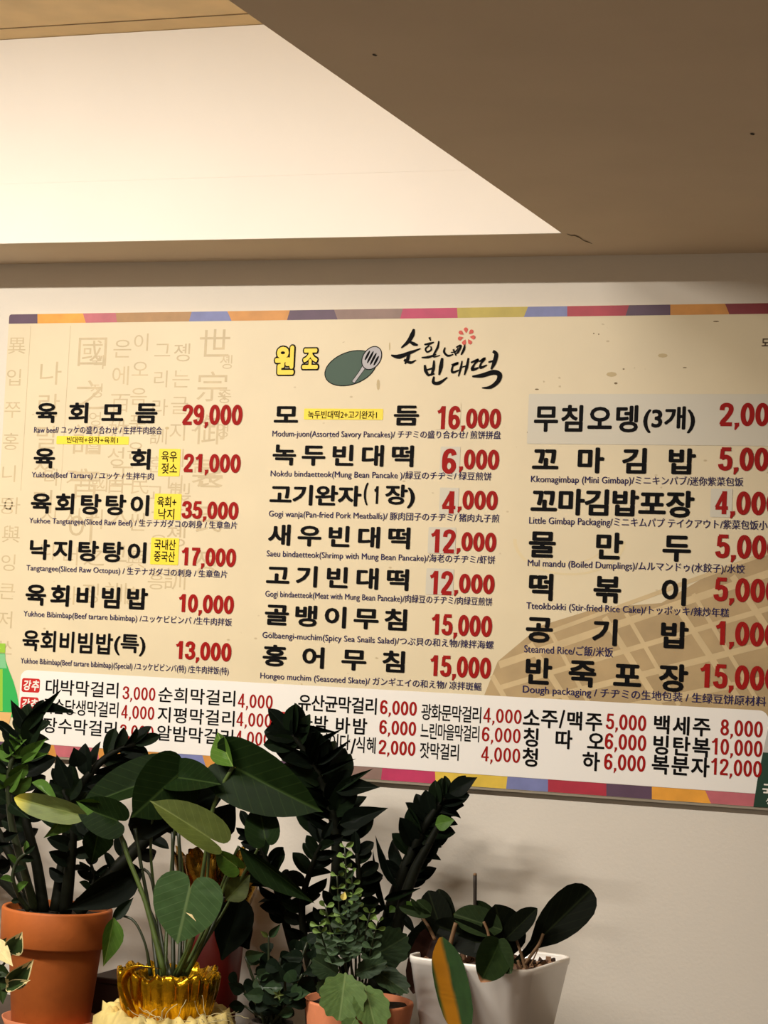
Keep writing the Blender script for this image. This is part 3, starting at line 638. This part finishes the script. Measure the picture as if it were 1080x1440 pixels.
frond(tp, [(40, 1280), (28, 1262), (18, 1235), (24, 1212), (36, 1200)], [3.57, 3.55, 3.53, 3.53, 3.53], 7, 24, [zd, zg], petd, .2, (4, 2), (75, 50), .46)
frond(tp, [(118, 1280), (128, 1255), (132, 1232), (128, 1215)], [3.6, 3.61, 3.62, 3.62], 8, 30, [zd2, zd], zst, .1, (4, 2), (80, 55), .5)
for b, t, w, mm, tw in (((2, 1062), (34, 1040), 22, zg, 20), ((28, 1066), (14, 1032), 22, zg, -10), ((32, 1070), (62, 1040), 22, zg, 15), ((2, 1072), (-28, 1052), 24, zg, 0), ((30, 1074), (66, 1058), 13, zg, 30), ((10, 1112), (30, 1085), 20, zg, 10), ((8, 1108), (-14, 1084), 24, zg, 0), ((45, 1100), (82, 1125), 18, zg, 35), ((14, 1130), (40, 1150), 20, zd, 0),
                        ((100, 1110), (78, 1062), 26, zd2, 20), ((112, 1078), (104, 1052), 26, zd2, 0), ((40, 1052), (62, 986), 30, zd, 25), ((42, 1030), (14, 984), 20, zd2, 10), ((55, 1000), (104, 1000), 16, zd2, 30), ((30, 1028), (84, 972), 18, zd, 0), ((-6, 1015), (38, 1052), 14, zd2, 10), ((6, 1178), (24, 1172), 16, zd2, 0), ((-10, 1190), (18, 1186), 9, zd2, 0), ((100, 1150), (120, 1182), 22, zd2, 10), ((112, 1152), (132, 1180), 20, zd2, -20)):
    leaf(tp, 'ovate', b, t, w, 3.53, 3.51, mm, tw, .35, .1)

# ---- anthurium in gold foil
ga = P(238, 1366, 3.38); kg = ppm(ga)
an = empty('potted_heart_leaf_plant', (ga.x, ga.y, ZK), 'heart leafed plant with slender stalks in a gleaming gold foil wrapped pot', 'potted plant')
gold = mat('gold_foil', (226, 176, 36), .22, 1.0, noise=18, amt=.25, bump=.5, bscale=45)
cream = mat('cream_wrap', (196, 176, 108), .7, noise=20, amt=.18, bump=.5, bscale=60)
Rg = 71/kg; Hg = ga.z-ZK
def crimp(r, z, a, i):
    w = math.sin(a*23+.9*math.sin(a*3)+i*.15)+.5*math.sin(a*41+i)
    f = 1+.028*w*(.35+.65*min(1, i/5)); return r*f, z+(.004*math.sin(a*9)+.003*w if i >= 5 else 0)
lathe('foil_wrap', (ga.x, ga.y, ZK), [(Rg*.62, .002), (Rg*.70, .03), (Rg*.80, Hg-.085), (Rg*.90, Hg-.06), (Rg*.97, Hg-.03), (Rg, Hg-.008), (Rg*.99, Hg), (Rg*.93, Hg+.003), (Rg*.86, Hg-.012), (Rg*.80, Hg-.026)], gold, an, 150, crimp)
lathe('soil', (ga.x, ga.y, ZK+Hg-.04), [(Rg*.8, 0), (Rg*.8, .012), (Rg*.4, .016), (.001, .015)], soil, an, 30)
def crump(r, z, a, i):
    w = math.sin(a*9+i*2.1)+.6*math.sin(a*17-i*1.3)+.4*math.sin(a*31+i*3.7)
    return r*(1+.045*w), z+(.006*math.sin(a*13+i*2)+.004*math.sin(a*29-i))*(i > 1)
Rs = 100/kg
zt = P(238, 1424, 3.38).z-ZK
lathe('wrap_skirt', (ga.x, ga.y, ZK), [(Rs*.72, .006), (Rs*.90, .012), (Rs*1.0, zt*.45), (Rs*.97, zt*.85), (Rs*.86, zt*1.05), (Rs*.72, zt*1.0), (Rs*.60, zt*.8)], cream, an, 140, crump)
V, Fc = [], []
rr = random.Random(5); curls = []
for i in range(26):                       # loose straw threads on the wrap, right side
    a = rr.uniform(-1.5, .35); r = Rs*rr.uniform(.70, .98); p = Vector((ga.x+r*math.cos(a), ga.y+r*math.sin(a), ZK+zt+.004))
    pts = [p]; d = Vector((rr.uniform(-1, 1), rr.uniform(-1, 1), .6))
    for k in range(5): d = (d+Vector((rr.uniform(-1, 1), rr.uniform(-1, 1), rr.uniform(-.8, .6)))*.9).normalized(); pts.append(pts[-1]+d*.009)
    v, f = tube_geo(smooth_pts(pts, None, 3), .0006, 4); b = len(V); V += v; Fc += [tuple(q+b for q in ff) for ff in f]
o = pyd('straw', V, Fc, mat('straw', (190, 178, 130), .7), an, True); o['kind'] = 'stuff'
# ribbon loop of foil at the left of the wrap
def arc(pp, Y): return [P(x, y, Y) for x, y in pp]
rb = smooth_pts(arc([(214, 1362), (190, 1360), (172, 1368), (165, 1384), (170, 1404), (178, 1424)], 3.27), None, 5)
V, Fc = [], []
for i, p in enumerate(rb): V += [p+Vector((0, -.001, .003)), p+Vector((.005, .026, -.003))]
for i in range(len(rb)-1): Fc.append((2*i, 2*i+1, 2*i+3, 2*i+2))
rbo = pyd('foil_loop', V, Fc, gold, an, True)
mo = rbo.modifiers.new('thickness', 'SOLIDIFY'); mo.thickness = .0012
def A(b, t, w, y0, y1, m, pp=None, py=None, pr=2.1, pm_=None, kind='heart', **k):
    leaf(an, kind, b, t, w, y0, y1, m, **k)
    if pp: stem(an, pp, py if py else [3.38]+[y0+.012]*(len(pp)-1), [pr+1.5]+[pr]*(len(pp)-1), pm_ or pet, 'petiole')
A((267, 1250), (249, 1328), 97, 3.30, 3.27, an_h, [(250, 1372), (272, 1320), (272, 1280), (267, 1250)], fold=.05, droop=.05, wave=.2)
A((294, 1178), (212, 1123), 56, 3.34, 3.30, an_o, [(246, 1372), (283, 1290), (292, 1230), (294, 1178)], twist=-25, fold=.3)
A((248, 1092), (186, 1150), 88, 3.42, 3.36, an_d, [(232, 1372), (236, 1280), (246, 1160), (248, 1092)], twist=10, fold=.12)
A((252, 1094), (307, 1100), 52, 3.42, 3.38, an_d, [(256, 1372), (262, 1280), (250, 1160), (252, 1094)], twist=25, fold=.3)
A((328, 1078), (302, 1028), 36, 3.40, 3.44, an_g, [(258, 1372), (285, 1230), (300, 1135), (328, 1078)], twist=30, fold=.4, kind='ovate', pr=3)
A((332, 1080), (448, 1142), 92, 3.42, 3.40, an_d, None, twist=-12, fold=.22, droop=.1)
A((124, 1149), (18, 1123), 36, 3.37, 3.32, an_y, kind='strap', twist=10, fold=.2)
A((163, 1153), (103, 1131), 56, 3.38, 3.36, an_d, [(232, 1372), (205, 1270), (180, 1205), (163, 1153)], twist=10, fold=.3, pr=3.4)
A((222, 1095), (106, 1132), 66, 3.44, 3.38, an_d, [(228, 1372), (220, 1280), (212, 1190), (222, 1095)], twist=-40, fold=.3)
A((202, 1222), (92, 1283), 50, 3.42, 3.36, zd2, [(236, 1372), (222, 1290), (213, 1236), (202, 1222)], twist=20, fold=.3, kind='ovate', pm_=petd)
A((160, 1290), (148, 1359), 34, 3.36, 3.33, an_g, [(212, 1372), (205, 1330), (190, 1297), (172, 1288), (160, 1290)], kind='ovate', twist=30, pr=1.8, pm_=petd)
A((158, 1295), (188, 1262), 16, 3.36, 3.38, zd, kind='ovate')
A((146, 1134), (106, 1128), 28, 3.38, 3.36, an_g, kind='ovate', twist=30, fold=.5)
A((98, 1140), (68, 1180), 26, 3.38, 3.34, an_g, kind='ovate', twist=35, fold=.4, droop=.22)
A((373, 1178), (363, 1127), 50, 3.42, 3.44, an_d, [(258, 1372), (310, 1290), (350, 1216), (373, 1178)], twist=10, fold=.45)
A((336, 1190), (446, 1263), 34, 3.38, 3.44, an_d, [(256, 1372), (290, 1300), (322, 1220), (336, 1190)], kind='ovate', twist=-30, droop=-.12, fold=.3)
A((332, 1218), (302, 1196), 34, 3.36, 3.34, an_g, [(262, 1372), (300, 1290), (318, 1240), (332, 1218)], twist=30, fold=.4, pr=2.4)
A((312, 1350), (340, 1264), 54, 3.46, 3.46, zd2, kind='oblong', fold=.2)
A((350, 1335), (322, 1285), 46, 3.48, 3.47, zd2, kind='oblong', fold=.2)
A((318, 1266), (352, 1230), 36, 3.42, 3.44, an_o, kind='ovate', fold=.3)
A((180, 1160), (250, 1150), 52, 3.46, 3.44, zd2, kind='ovate', twist=10); A((250, 1140), (318, 1110), 56, 3.5, 3.48, zd2, kind='ovate')
A((300, 1170), (330, 1130), 46, 3.5, 3.48, zd2, kind='ovate'); A((140, 1160), (130, 1215), 46, 3.46, 3.46, an_d, kind='ovate', twist=20)
for pp in ([(222, 1372), (212, 1290), (200, 1225), (190, 1165)], [(244, 1372), (243, 1260), (243, 1170)], [(252, 1372), (255, 1270), (251, 1165)], [(262, 1372), (300, 1300), (315, 1262)], [(240, 1372), (228, 1330), (215, 1290), (196, 1250)]):
    stem(an, pp, [3.38]+[3.42]*(len(pp)-1), [3.5]+[2.6]*(len(pp)-1), petd, 'petiole')
V = [P(261, 1283, 3.27), P(270, 1286, 3.27), P(276, 1296, 3.268), P(268, 1289, 3.268)]
pyd('leaf_tear', V, [(0, 1, 2, 3)], mat('leaf_scar', (190, 170, 120), .7), an)

# ---- dark red pot with gathered amber foil behind
rc = P(305, 1272, 3.74); kr = ppm(rc)
rp = empty('foil_topped_red_pot', (rc.x, rc.y, ZK), 'dark red pot with crumpled amber foil at its mouth, behind the heart leafed plant', 'pot')
lathe('pot_body', (rc.x, rc.y, ZK), [(30/kr, 0), (33/kr, .004), (44/kr, rc.z-ZK-.002), (42/kr, rc.z-ZK), (38/kr, rc.z-ZK-.03), (.001, rc.z-ZK-.031)], mat('red_glaze', (92, 16, 8), .35, noise=9, amt=.2), rp, 40)
Hr = rc.z-ZK
def frill(r, z, a, i): w = math.sin(a*11+i)+.6*math.sin(a*19-i*2); return r*(1+.08*w*min(1, i/2)), z+.008*w*min(1, i/3)
lathe('foil_frill', (rc.x, rc.y, ZK), [(43/kr, Hr-.012), (46/kr, Hr+.0), (52/kr, Hr+.03), (60/kr, Hr+.07), (62/kr, Hr+.095)], mat('amber_foil', (150, 112, 40), .2, 1.0, noise=20, amt=.4, bump=.6, bscale=50), rp, 110, frill)
mo = rp.children[1].modifiers.new('thickness', 'SOLIDIFY'); mo.thickness = .001

# ---- dark block on the counter
a0 = P(128, 1372, 3.70); 
bx = empty('dark_box', (a0.x+.075, 3.76, ZK), 'plain dark brown box against the wall beside the tall terracotta pot', 'box')
x0, x1, z1 = a0.x, a0.x+.15, a0.z
o = box('box_body', (x0, 3.70, ZK), (x1, 3.82, z1-.012), mat('box_brown', (58, 38, 30), .6, noise=10, amt=.1), bx)
o = box('box_lid', (x0-.003, 3.697, z1-.0115), (x1+.003, 3.823, z1), MATS['box_brown'], bx)
for o in bx.children: b_ = o.modifiers.new('bevel', 'BEVEL'); b_.width = .002

# ---- centre: tall dark fronds
zc_ = P(492, 1392, 3.68); kz = ppm(zc_)
zz = empty('potted_tall_frond_plant', (zc_.x, zc_.y, ZK), 'tallest dark plant with thick arching fronds at the middle, in front of the price board', 'potted plant')
pot(zz, (zc_.x, zc_.y, ZK), 72/kz, zc_.z-ZK, .03, mat('dark_pot', (44, 36, 30), .5, noise=8, amt=.1), taper=.75)
frond(zz, [(450, 1400), (462, 1320), (474, 1225), (470, 1155), (452, 1100), (430, 1058), (409, 1032)], [3.68, 3.69, 3.7, 3.7, 3.69, 3.68, 3.67], 40, 64, [zd2, zd2, zd], zst, .42, (11, 4), (72, 42), .46, dep=.5)
frond(zz, [(525, 1400), (545, 1300), (562, 1240), (588, 1180), (612, 1140), (632, 1116)], [3.68, 3.7, 3.71, 3.72, 3.73, 3.74], 38, 46, [zd2, zd2, zd], zst, .40, (12, 4), (72, 46), .5, sides=(-1, -1, 1), dep=.4)
stem(zz, [(540, 1400), (560, 1300), (580, 1232), (604, 1185), (622, 1150)], [3.68, 3.68, 3.69, 3.7, 3.71], [11, 9, 8, 6, 3], zst)
frond(zz, [(432, 1400), (408, 1320), (392, 1260), (375, 1210), (352, 1165)], [3.68, 3.66, 3.65, 3.64, 3.64], 26, 40, [zd2, zd], zst, .35, (7, 3), (75, 50), .42, dep=.5)
frond(zz, [(475, 1400), (498, 1310), (505, 1250), (502, 1200)], [3.68, 3.65, 3.64, 3.64], 16, 42, [zd2, zd2, zd], zst, .3, (7, 3), (75, 50), .5, dep=.4)
frond(zz, [(446, 1400), (430, 1330), (425, 1270), (440, 1215), (455, 1180)], [3.66, 3.62, 3.61, 3.61, 3.61], 18, 38, [zd2, zd2, zd], zst, .3, (7, 3), (75, 50), .46, dep=.4)
frond(zz, [(470, 1400), (460, 1340), (462, 1290), (478, 1250)], [3.66, 3.61, 3.6, 3.6], 12, 34, [zd2, zd], zst, .25, (6, 3), (75, 50), .5, dep=.4)
for b, t, w, mm, tw, fd in (((632, 1116), (668, 1093), 26, zd2, 15, .1), ((612, 1160), (637, 1153), 23, zg, 10, .1), ((470, 1110), (530, 1104), 28, zd2, 20, .2), ((478, 1160), (541, 1136), 30, zd2, 10, .25), ((470, 1115), (520, 1080), 12, zd, 20, .2),
                        ((395, 1010), (378, 1028), 14, zd2, 10, .3), ((430, 1060), (478, 1024), 11, zd2, 20, .3), ((440, 1075), (492, 1044), 11, zd2, -20, .3), ((450, 1090), (497, 1067), 9, zd2, 10, .3), ((400, 1025), (472, 1028), 12, zd2, 10, .3),
                        ((560, 1250), (524, 1176), 13, zd2, 20, .3), ((545, 1285), (520, 1196), 10, zd2, 20, .3), ((540, 1265), (588, 1250), 12, zd, 0, .3), ((470, 1290), (540, 1275), 40, zd2, 10, .2), ((500, 1250), (535, 1235), 34, zd2, 10, .2), ((555, 1290), (530, 1330), 30, zd2, 0, .2), ((562, 1285), (585, 1312), 14, zd2, 20, .2), ((555, 1275), (548, 1283), 12, zg, 0, .2),
                        ((560, 1280), (590, 1268), 14, zg, 20, .2)):
    leaf(zz, 'ovate', b, t, w, 3.68, 3.67, mm, tw, fd, .15)

# ---- kalanchoe in the small terracotta pot
kc = P(505, 1406, 3.42); kk = ppm(kc)
kp = empty('potted_scalloped_leaf_plant', (kc.x, kc.y, ZK), 'small plant with scalloped leaves and pale sprigs in the small pale terracotta pot', 'potted plant')
pot(kp, (kc.x, kc.y, ZK), 78/kk, kc.z-ZK, 0, terra2, taper=.72, rimw=.007, soil_drop=.008)
kg1 = leafmat('leaf_scallop', (84, 108, 58), (150, 168, 112), .55, .8); kg2 = leafmat('leaf_scallop_dark', (36, 52, 30), (90, 108, 70), .55, .6); kg3 = leafmat('leaf_sprig', (100, 126, 62), (160, 180, 110), .5, .3); kg4 = leafmat('leaf_grey_green', (56, 76, 50), (110, 124, 92), .5, .5)
for b, t, w, mm, tw, Y0, Y1 in (((486, 1368), (478, 1432), 66, kg1, 5, 3.34, 3.30), ((512, 1385), (530, 1444), 54, kg1, 25, 3.36, 3.32), ((500, 1432), (488, 1455), 30, kg1, 0, 3.31, 3.3), ((515, 1350), (572, 1318), 56, kg2, -10, 3.40, 3.42), ((522, 1362), (572, 1392), 34, kg2, 25, 3.40, 3.38),
                               ((488, 1350), (502, 1316), 28, kg4, 10, 3.36, 3.37), ((468, 1352), (452, 1312), 32, kg2, 10, 3.38, 3.4), ((476, 1370), (440, 1350), 36, kg2, 15, 3.36, 3.34), ((500, 1370), (540, 1352), 30, kg2, 20, 3.38, 3.37), ((470, 1385), (446, 1395), 28, kg4, 20, 3.37, 3.36), ((515, 1345), (512, 1305), 30, kg2, 10, 3.42, 3.43)):
    leaf(kp, 'scallop', b, t, w, Y0, Y1, mm, tw, .15, .1, None, .12)
sp = random.Random(3)
for (bx_, by_), (mx_, my_), (tx, ty), n in (((498, 1408), (490, 1300), (485, 1192), 9), ((494, 1408), (480, 1310), (474, 1232), 6), ((500, 1408), (500, 1310), (494, 1228), 7), ((506, 1408), (505, 1320), (500, 1262), 6), ((510, 1408), (522, 1335), (532, 1296), 5), ((508, 1408), (514, 1320), (520, 1284), 5), ((490, 1408), (470, 1330), (458, 1276), 6), ((488, 1408), (462, 1345), (448, 1302), 6), ((504, 1408), (488, 1330), (480, 1288), 5), ((496, 1408), (482, 1345), (466, 1300), 5)):
    Yt = 3.36+sp.uniform(-.02, .03)
    stem(kp, [(bx_, by_), (mx_, my_), (tx, ty)], [3.42, 3.38, Yt], [2, 1.5, 1.1], petd)
    for i in range(n):
        t = .45+.55*i/(n-1); x = (1-t)**2*bx_+2*t*(1-t)*mx_+t*t*tx; y = (1-t)**2*by_+2*t*(1-t)*my_+t*t*ty
        for s in (-1, 1):
            L = (20-9*t)*sp.uniform(.8, 1.2); up = sp.uniform(.2, .9)
            leaf(kp, 'spoon', (x, y), (x+s*L*math.cos(up), y-L*math.sin(up)), L*.62, Yt, Yt-.008*sp.uniform(-1, 1.5), kg3 if t > .8 else (kg4 if sp.random() < .5 else kg2), sp.uniform(-35, 35), .3, .1)
leaf(kp, 'ovate', (482, 1266), (485, 1254), 9, 3.34, 3.34, leafmat('leaf_bud', (222, 204, 110), (230, 210, 120), .5, .2), label='small pale yellow flower bud')

# ---- low dark glossy plant between
jc = P(382, 1436, 3.40)
jp = empty('low_glossy_plant', (jc.x, jc.y, ZK), 'low dark plant with small rounded glossy leaves between gold wrap and small terracotta pot', 'potted plant')
pot(jp, (jc.x, jc.y, ZK), 32/ppm(jc), jc.z-ZK, 0, MATS['dark_pot'], taper=.75)
jg = leafmat('leaf_jade', (38, 56, 34), (86, 104, 70), .3, .3); jd = leafmat('leaf_jade_dark', (18, 28, 18), (56, 70, 46), .3, .3)
jr = random.Random(9)
for tx, ty, n, L in ((378, 1345, 5, 30), (345, 1345, 6, 30), (415, 1330, 7, 26), (432, 1325, 7, 24), (362, 1375, 6, 30), (335, 1385, 5, 26), (400, 1365, 7, 34), (425, 1370, 7, 32), (345, 1415, 5, 28), (385, 1405, 6, 30), (410, 1400, 6, 30), (438, 1350, 6, 28), (395, 1345, 6, 28), (370, 1400, 6, 30)):
    Yt = 3.40+jr.uniform(-.05, .05); mx_, my_ = (392+tx)/2+jr.uniform(-5, 5), (1440+ty)/2+4
    stem(jp, [(382+jr.uniform(-12, 12), 1442), (mx_, my_), (tx, ty)], [3.4, (3.4+Yt)/2, Yt], [3, 2.4, 1.6], petd)
    for i in range(n):
        t = .35+.65*i/(n-1); x = 392+(tx-392)*t; y = 1440+(ty-1440)*t; a = jr.uniform(0, 6.28); l = L*jr.uniform(.75, 1.1)
        leaf(jp, 'spoon' if jr.random() < .6 else 'ovate', (x, y), (x+l*math.cos(a), y-abs(l*math.sin(a))*.8+2), l*.75, Yt, Yt-.012*jr.uniform(-1, 1.5), jr.choice((jd, jd, jg)), jr.uniform(-40, 40), .2, .12)
stem(jp, [(378, 1360), (378, 1330), (378, 1316)], 3.38, [2, 1.6, 1.3], petd)
leaf(jp, 'ovate', (379, 1318), (394, 1300), 11, 3.38, 3.37, jg); leaf(jp, 'ovate', (377, 1318), (366, 1309), 7, 3.38, 3.37, an_o)
for k in range(5):
    a = k*1.257; leaf(jp, 'ovate', (391, 1399), (391+8*math.cos(a), 1399+8*math.sin(a)), 4, 3.3, 3.295, an_o)

# ---- white square pot with thick leathery leaves
wc = P(690, 1344, 3.6); kw = ppm(wc)
wp = empty('potted_leathery_leaf_plant', (wc.x, wc.y, ZK), 'thick leathery leafed plant in the glossy white square pot on the right', 'potted plant')
def sq(half, rad, z, rot=math.radians(-5), n=7):
    out = []
    for q in range(4):
        cx, cy = ((1, 1), (-1, 1), (-1, -1), (1, -1))[q]
        for k in range(n):
            a = math.radians(90*q+90*k/(n-1)); x = cx*(half-rad)+rad*math.cos(a); y = cy*(half-rad)+rad*math.sin(a)
            out.append(Vector((wc.x+x*math.cos(rot)-y*math.sin(rot), wc.y+x*math.sin(rot)+y*math.cos(rot), z)))
    return out
HF = 92/kw; Hw = wc.z-ZK; rings = []
for h, rad, z in ((HF*.66, .02, ZK), (HF*.68, .022, ZK+.004), (HF*.985, .034, ZK+Hw-.014), (HF*1.0, .036, ZK+Hw-.012), (HF*1.012, .037, ZK+Hw-.004), (HF*1.005, .036, ZK+Hw), (HF*.965, .032, ZK+Hw), (HF*.955, .031, ZK+Hw-.003), (HF*.93, .03, ZK+Hw-.03)): rings.append(sq(h, rad, z))
V = [p for r in rings for p in r]; n = len(rings[0]); Fc = []
for j in range(len(rings)-1):
    for k in range(n): Fc.append((j*n+k, j*n+(k+1) % n, (j+1)*n+(k+1) % n, (j+1)*n+k))
Fc.append(tuple(range(n-1, -1, -1))); Fc.append(tuple(range((len(rings)-1)*n, len(rings)*n)))
wo = pyd('pot_body', V, Fc, mat('white_ceramic', (250, 244, 234), .25, noise=3, amt=.02, coat=.3), wp, True)
bark = [mat('bark_brown', (96, 66, 46), .85, noise=40, amt=.4), mat('bark_pale', (150, 116, 88), .85, noise=40, amt=.3), mat('bark_dark', (56, 38, 28), .9, noise=40, amt=.3)]
V, Fc, MI = [], [], []; br = random.Random(2); rot = math.radians(-5)
for i in range(260):
    x, y = br.uniform(-1, 1)*HF*.88, br.uniform(-1, 1)*HF*.88; s = br.uniform(.004, .009)
    c0 = Vector((wc.x+x*math.cos(rot)-y*math.sin(rot), wc.y+x*math.sin(rot)+y*math.cos(rot), ZK+Hw-.020+br.uniform(0, .010)))
    R3 = Matrix.Rotation(br.uniform(0, 6.28), 3, Vector((br.uniform(-1, 1), br.uniform(-1, 1), br.uniform(-1, 1))).normalized()); b = len(V)
    for q in ((-1, -.6, -.5), (1, -.7, -.4), (.8, .7, -.5), (-.9, .6, -.4), (-.8, -.5, .5), (.9, -.5, .4), (.7, .6, .5), (-1, .5, .4)): V.append(c0+R3 @ (Vector(q)*s))
    for f in ((0, 3, 2, 1), (4, 5, 6, 7), (0, 1, 5, 4), (1, 2, 6, 5), (2, 3, 7, 6), (3, 0, 4, 7)): Fc.append(tuple(b+q for q in f)); MI.append(i % 3)
o = pyd('bark_chips', V, Fc, bark, wp, False, MI); o['kind'] = 'stuff'
wd = leafmat('leaf_leathery_dark', (14, 18, 10), (60, 70, 40), .38, .5); wg = leafmat('leaf_leathery_green', (34, 46, 24), (92, 110, 64), .38, .5)
wr_ = leafmat('leaf_leathery_red', (34, 18, 12), (80, 50, 34), .42, .4); wy = leafmat('leaf_leathery_streak', (30, 56, 18), (50, 76, 26), .4, .0, streak=(142, 92, 8)); wpk = leafmat('leaf_leathery_tip', (28, 42, 18), (70, 90, 48), .4, .5, tipcol=((206, 150, 112), .9))
def Lw(kind, b, t, w, m, y0=3.6, y1=3.58, tw=0, fold=.2, droop=.08, label=None): return leaf(wp, kind, b, t, w, y0, y1, m, tw, fold, droop, label=label)
Lw('paddle', (722, 1356), (830, 1252), 58, wd, 3.6, 3.6, 0, .12, .05)
Lw('strap', (716, 1345), (698, 1274), 62, wd, 3.6, 3.56, -10); Lw('strap', (712, 1320), (753, 1278), 32, wd, 3.58, 3.56, 15); Lw('strap', (704, 1300), (668, 1268), 24, wg, 3.62, 3.6, 20)
Lw('strap', (706, 1308), (638, 1284), 42, wg, 3.57, 3.55, -15); Lw('strap', (706, 1335), (606, 1300), 46, wd, 3.56, 3.55, 10)
Lw('strap', (624, 1318), (602, 1252), 44, wd, 3.56, 3.56, 0); Lw('strap', (632, 1312), (616, 1250), 34, wd, 3.57, 3.57, 10); Lw('strap', (606, 1287), (561, 1276), 15, wg, 3.52, 3.5, 10)
Lw('strap', (598, 1290), (578, 1264), 9, wg, 3.52, 3.5, 10); Lw('strap', (606, 1284), (586, 1266), 18, wg, 3.53, 3.52, 0)
Lw('strap', (616, 1300), (580, 1396), 44, wr_, 3.58, 3.53, -10, label='drooping dark reddish brown leaf'); Lw('strap', (610, 1302), (572, 1345), 40, wd, 3.60, 3.56, 10)
Lw('strap', (600, 1290), (584, 1400), 26, wd, 3.60, 3.55, -30)
Lw('strap', (620, 1318), (654, 1466), 48, wy, 3.50, 3.42, 0, .03, -.06, label='long drooping green leaf with a yellow orange streak')
Lw('strap', (704, 1322), (678, 1379), 52, wpk, 3.50, 3.42, 10, .3, .06); Lw('strap', (696, 1325), (716, 1366), 40, wg, 3.50, 3.45, -15, .3, .1)
Lw('strap', (640, 1325), (690, 1325), 30, wd, 3.56, 3.55, 0)
rt_ = mat('root_tan', (112, 84, 54), .7, noise=30, amt=.25); rtd = mat('cut_stalk', (40, 30, 20), .7)
stem(wp, [(669, 1345), (668, 1290), (668, 1230)], 3.6, [2.6, 2.6, 2.8], rtd, 'cut_stalk', 8)
stem(wp, [(668, 1231), (668, 1228)], 3.6, [3, 2.4], rt_, 'stalk_tip', 8)
for pp, r in (([(630, 1345), (634, 1325), (641, 1298)], [4, 3.5, 3]), ([(738, 1356), (748, 1342), (758, 1328), (764, 1313)], [2.2, 2.4, 2.6, 2.2]), ([(740, 1366), (734, 1345), (723, 1312)], [3, 2.2, 1.8]), ([(745, 1360), (752, 1345), (757, 1334)], [1.2, 1, 1]), ([(732, 1364), (728, 1350)], [3, 2]), ([(592, 1288), (602, 1302), (612, 1322)], [2, 2.4, 2.6]), ([(690, 1332), (686, 1310), (680, 1296)], [2.5, 2, 2])):
    stem(wp, pp, 3.58 if pp[0][0] > 700 else 3.54, r, rt_, 'aerial_root', 8)

# ---- variegated plant at the lower left corner
vc = P(-34, 1424, 3.42)
vp_ = empty('potted_cream_edged_plant', (vc.x, vc.y, ZK), 'small plant with cream edged leaves poking in at the lower left corner', 'potted plant')
pot(vp_, (vc.x, vc.y, ZK), 30/ppm(vc), vc.z-ZK, 0, terra2, taper=.75)
vg = leafmat('leaf_cream_edged', (44, 62, 30), (90, 100, 60), .42, .5); ve = leafmat('leaf_cream', (206, 192, 140), (216, 204, 156), .45, .3)
for b, t, w, e, tw in (((16, 1342), (30, 1312), 28, ve, 10), ((12, 1388), (46, 1352), 30, ve, -10), ((8, 1392), (40, 1378), 16, ve, 20)):
    leaf(vp_, 'ovate', b, t, w, 3.36, 3.34, vg, tw, .25, .08, e)
leaf(vp_, 'ovate', (-14, 1322), (17, 1356), 26, 3.35, 3.33, ve, 10, .2, .1)
for b, t, w in (((0, 1370), (4, 1412), 22), ((-6, 1362), (14, 1372), 18), ((-8, 1340), (8, 1320), 16), ((-10, 1380), (-2, 1350), 20)): leaf(vp_, 'ovate', b, t, w, 3.37, 3.36, vg, 0, .25, .1)
for pp in ([(-34, 1424), (-10, 1400), (12, 1388)], [(-34, 1424), (-8, 1375), (16, 1342)], [(-34, 1424), (-20, 1370), (-10, 1325)], [(-34, 1424), (-6, 1395), (0, 1370)]): stem(vp_, pp, [3.42, 3.38, 3.36], [3, 2, 1.5], petd)
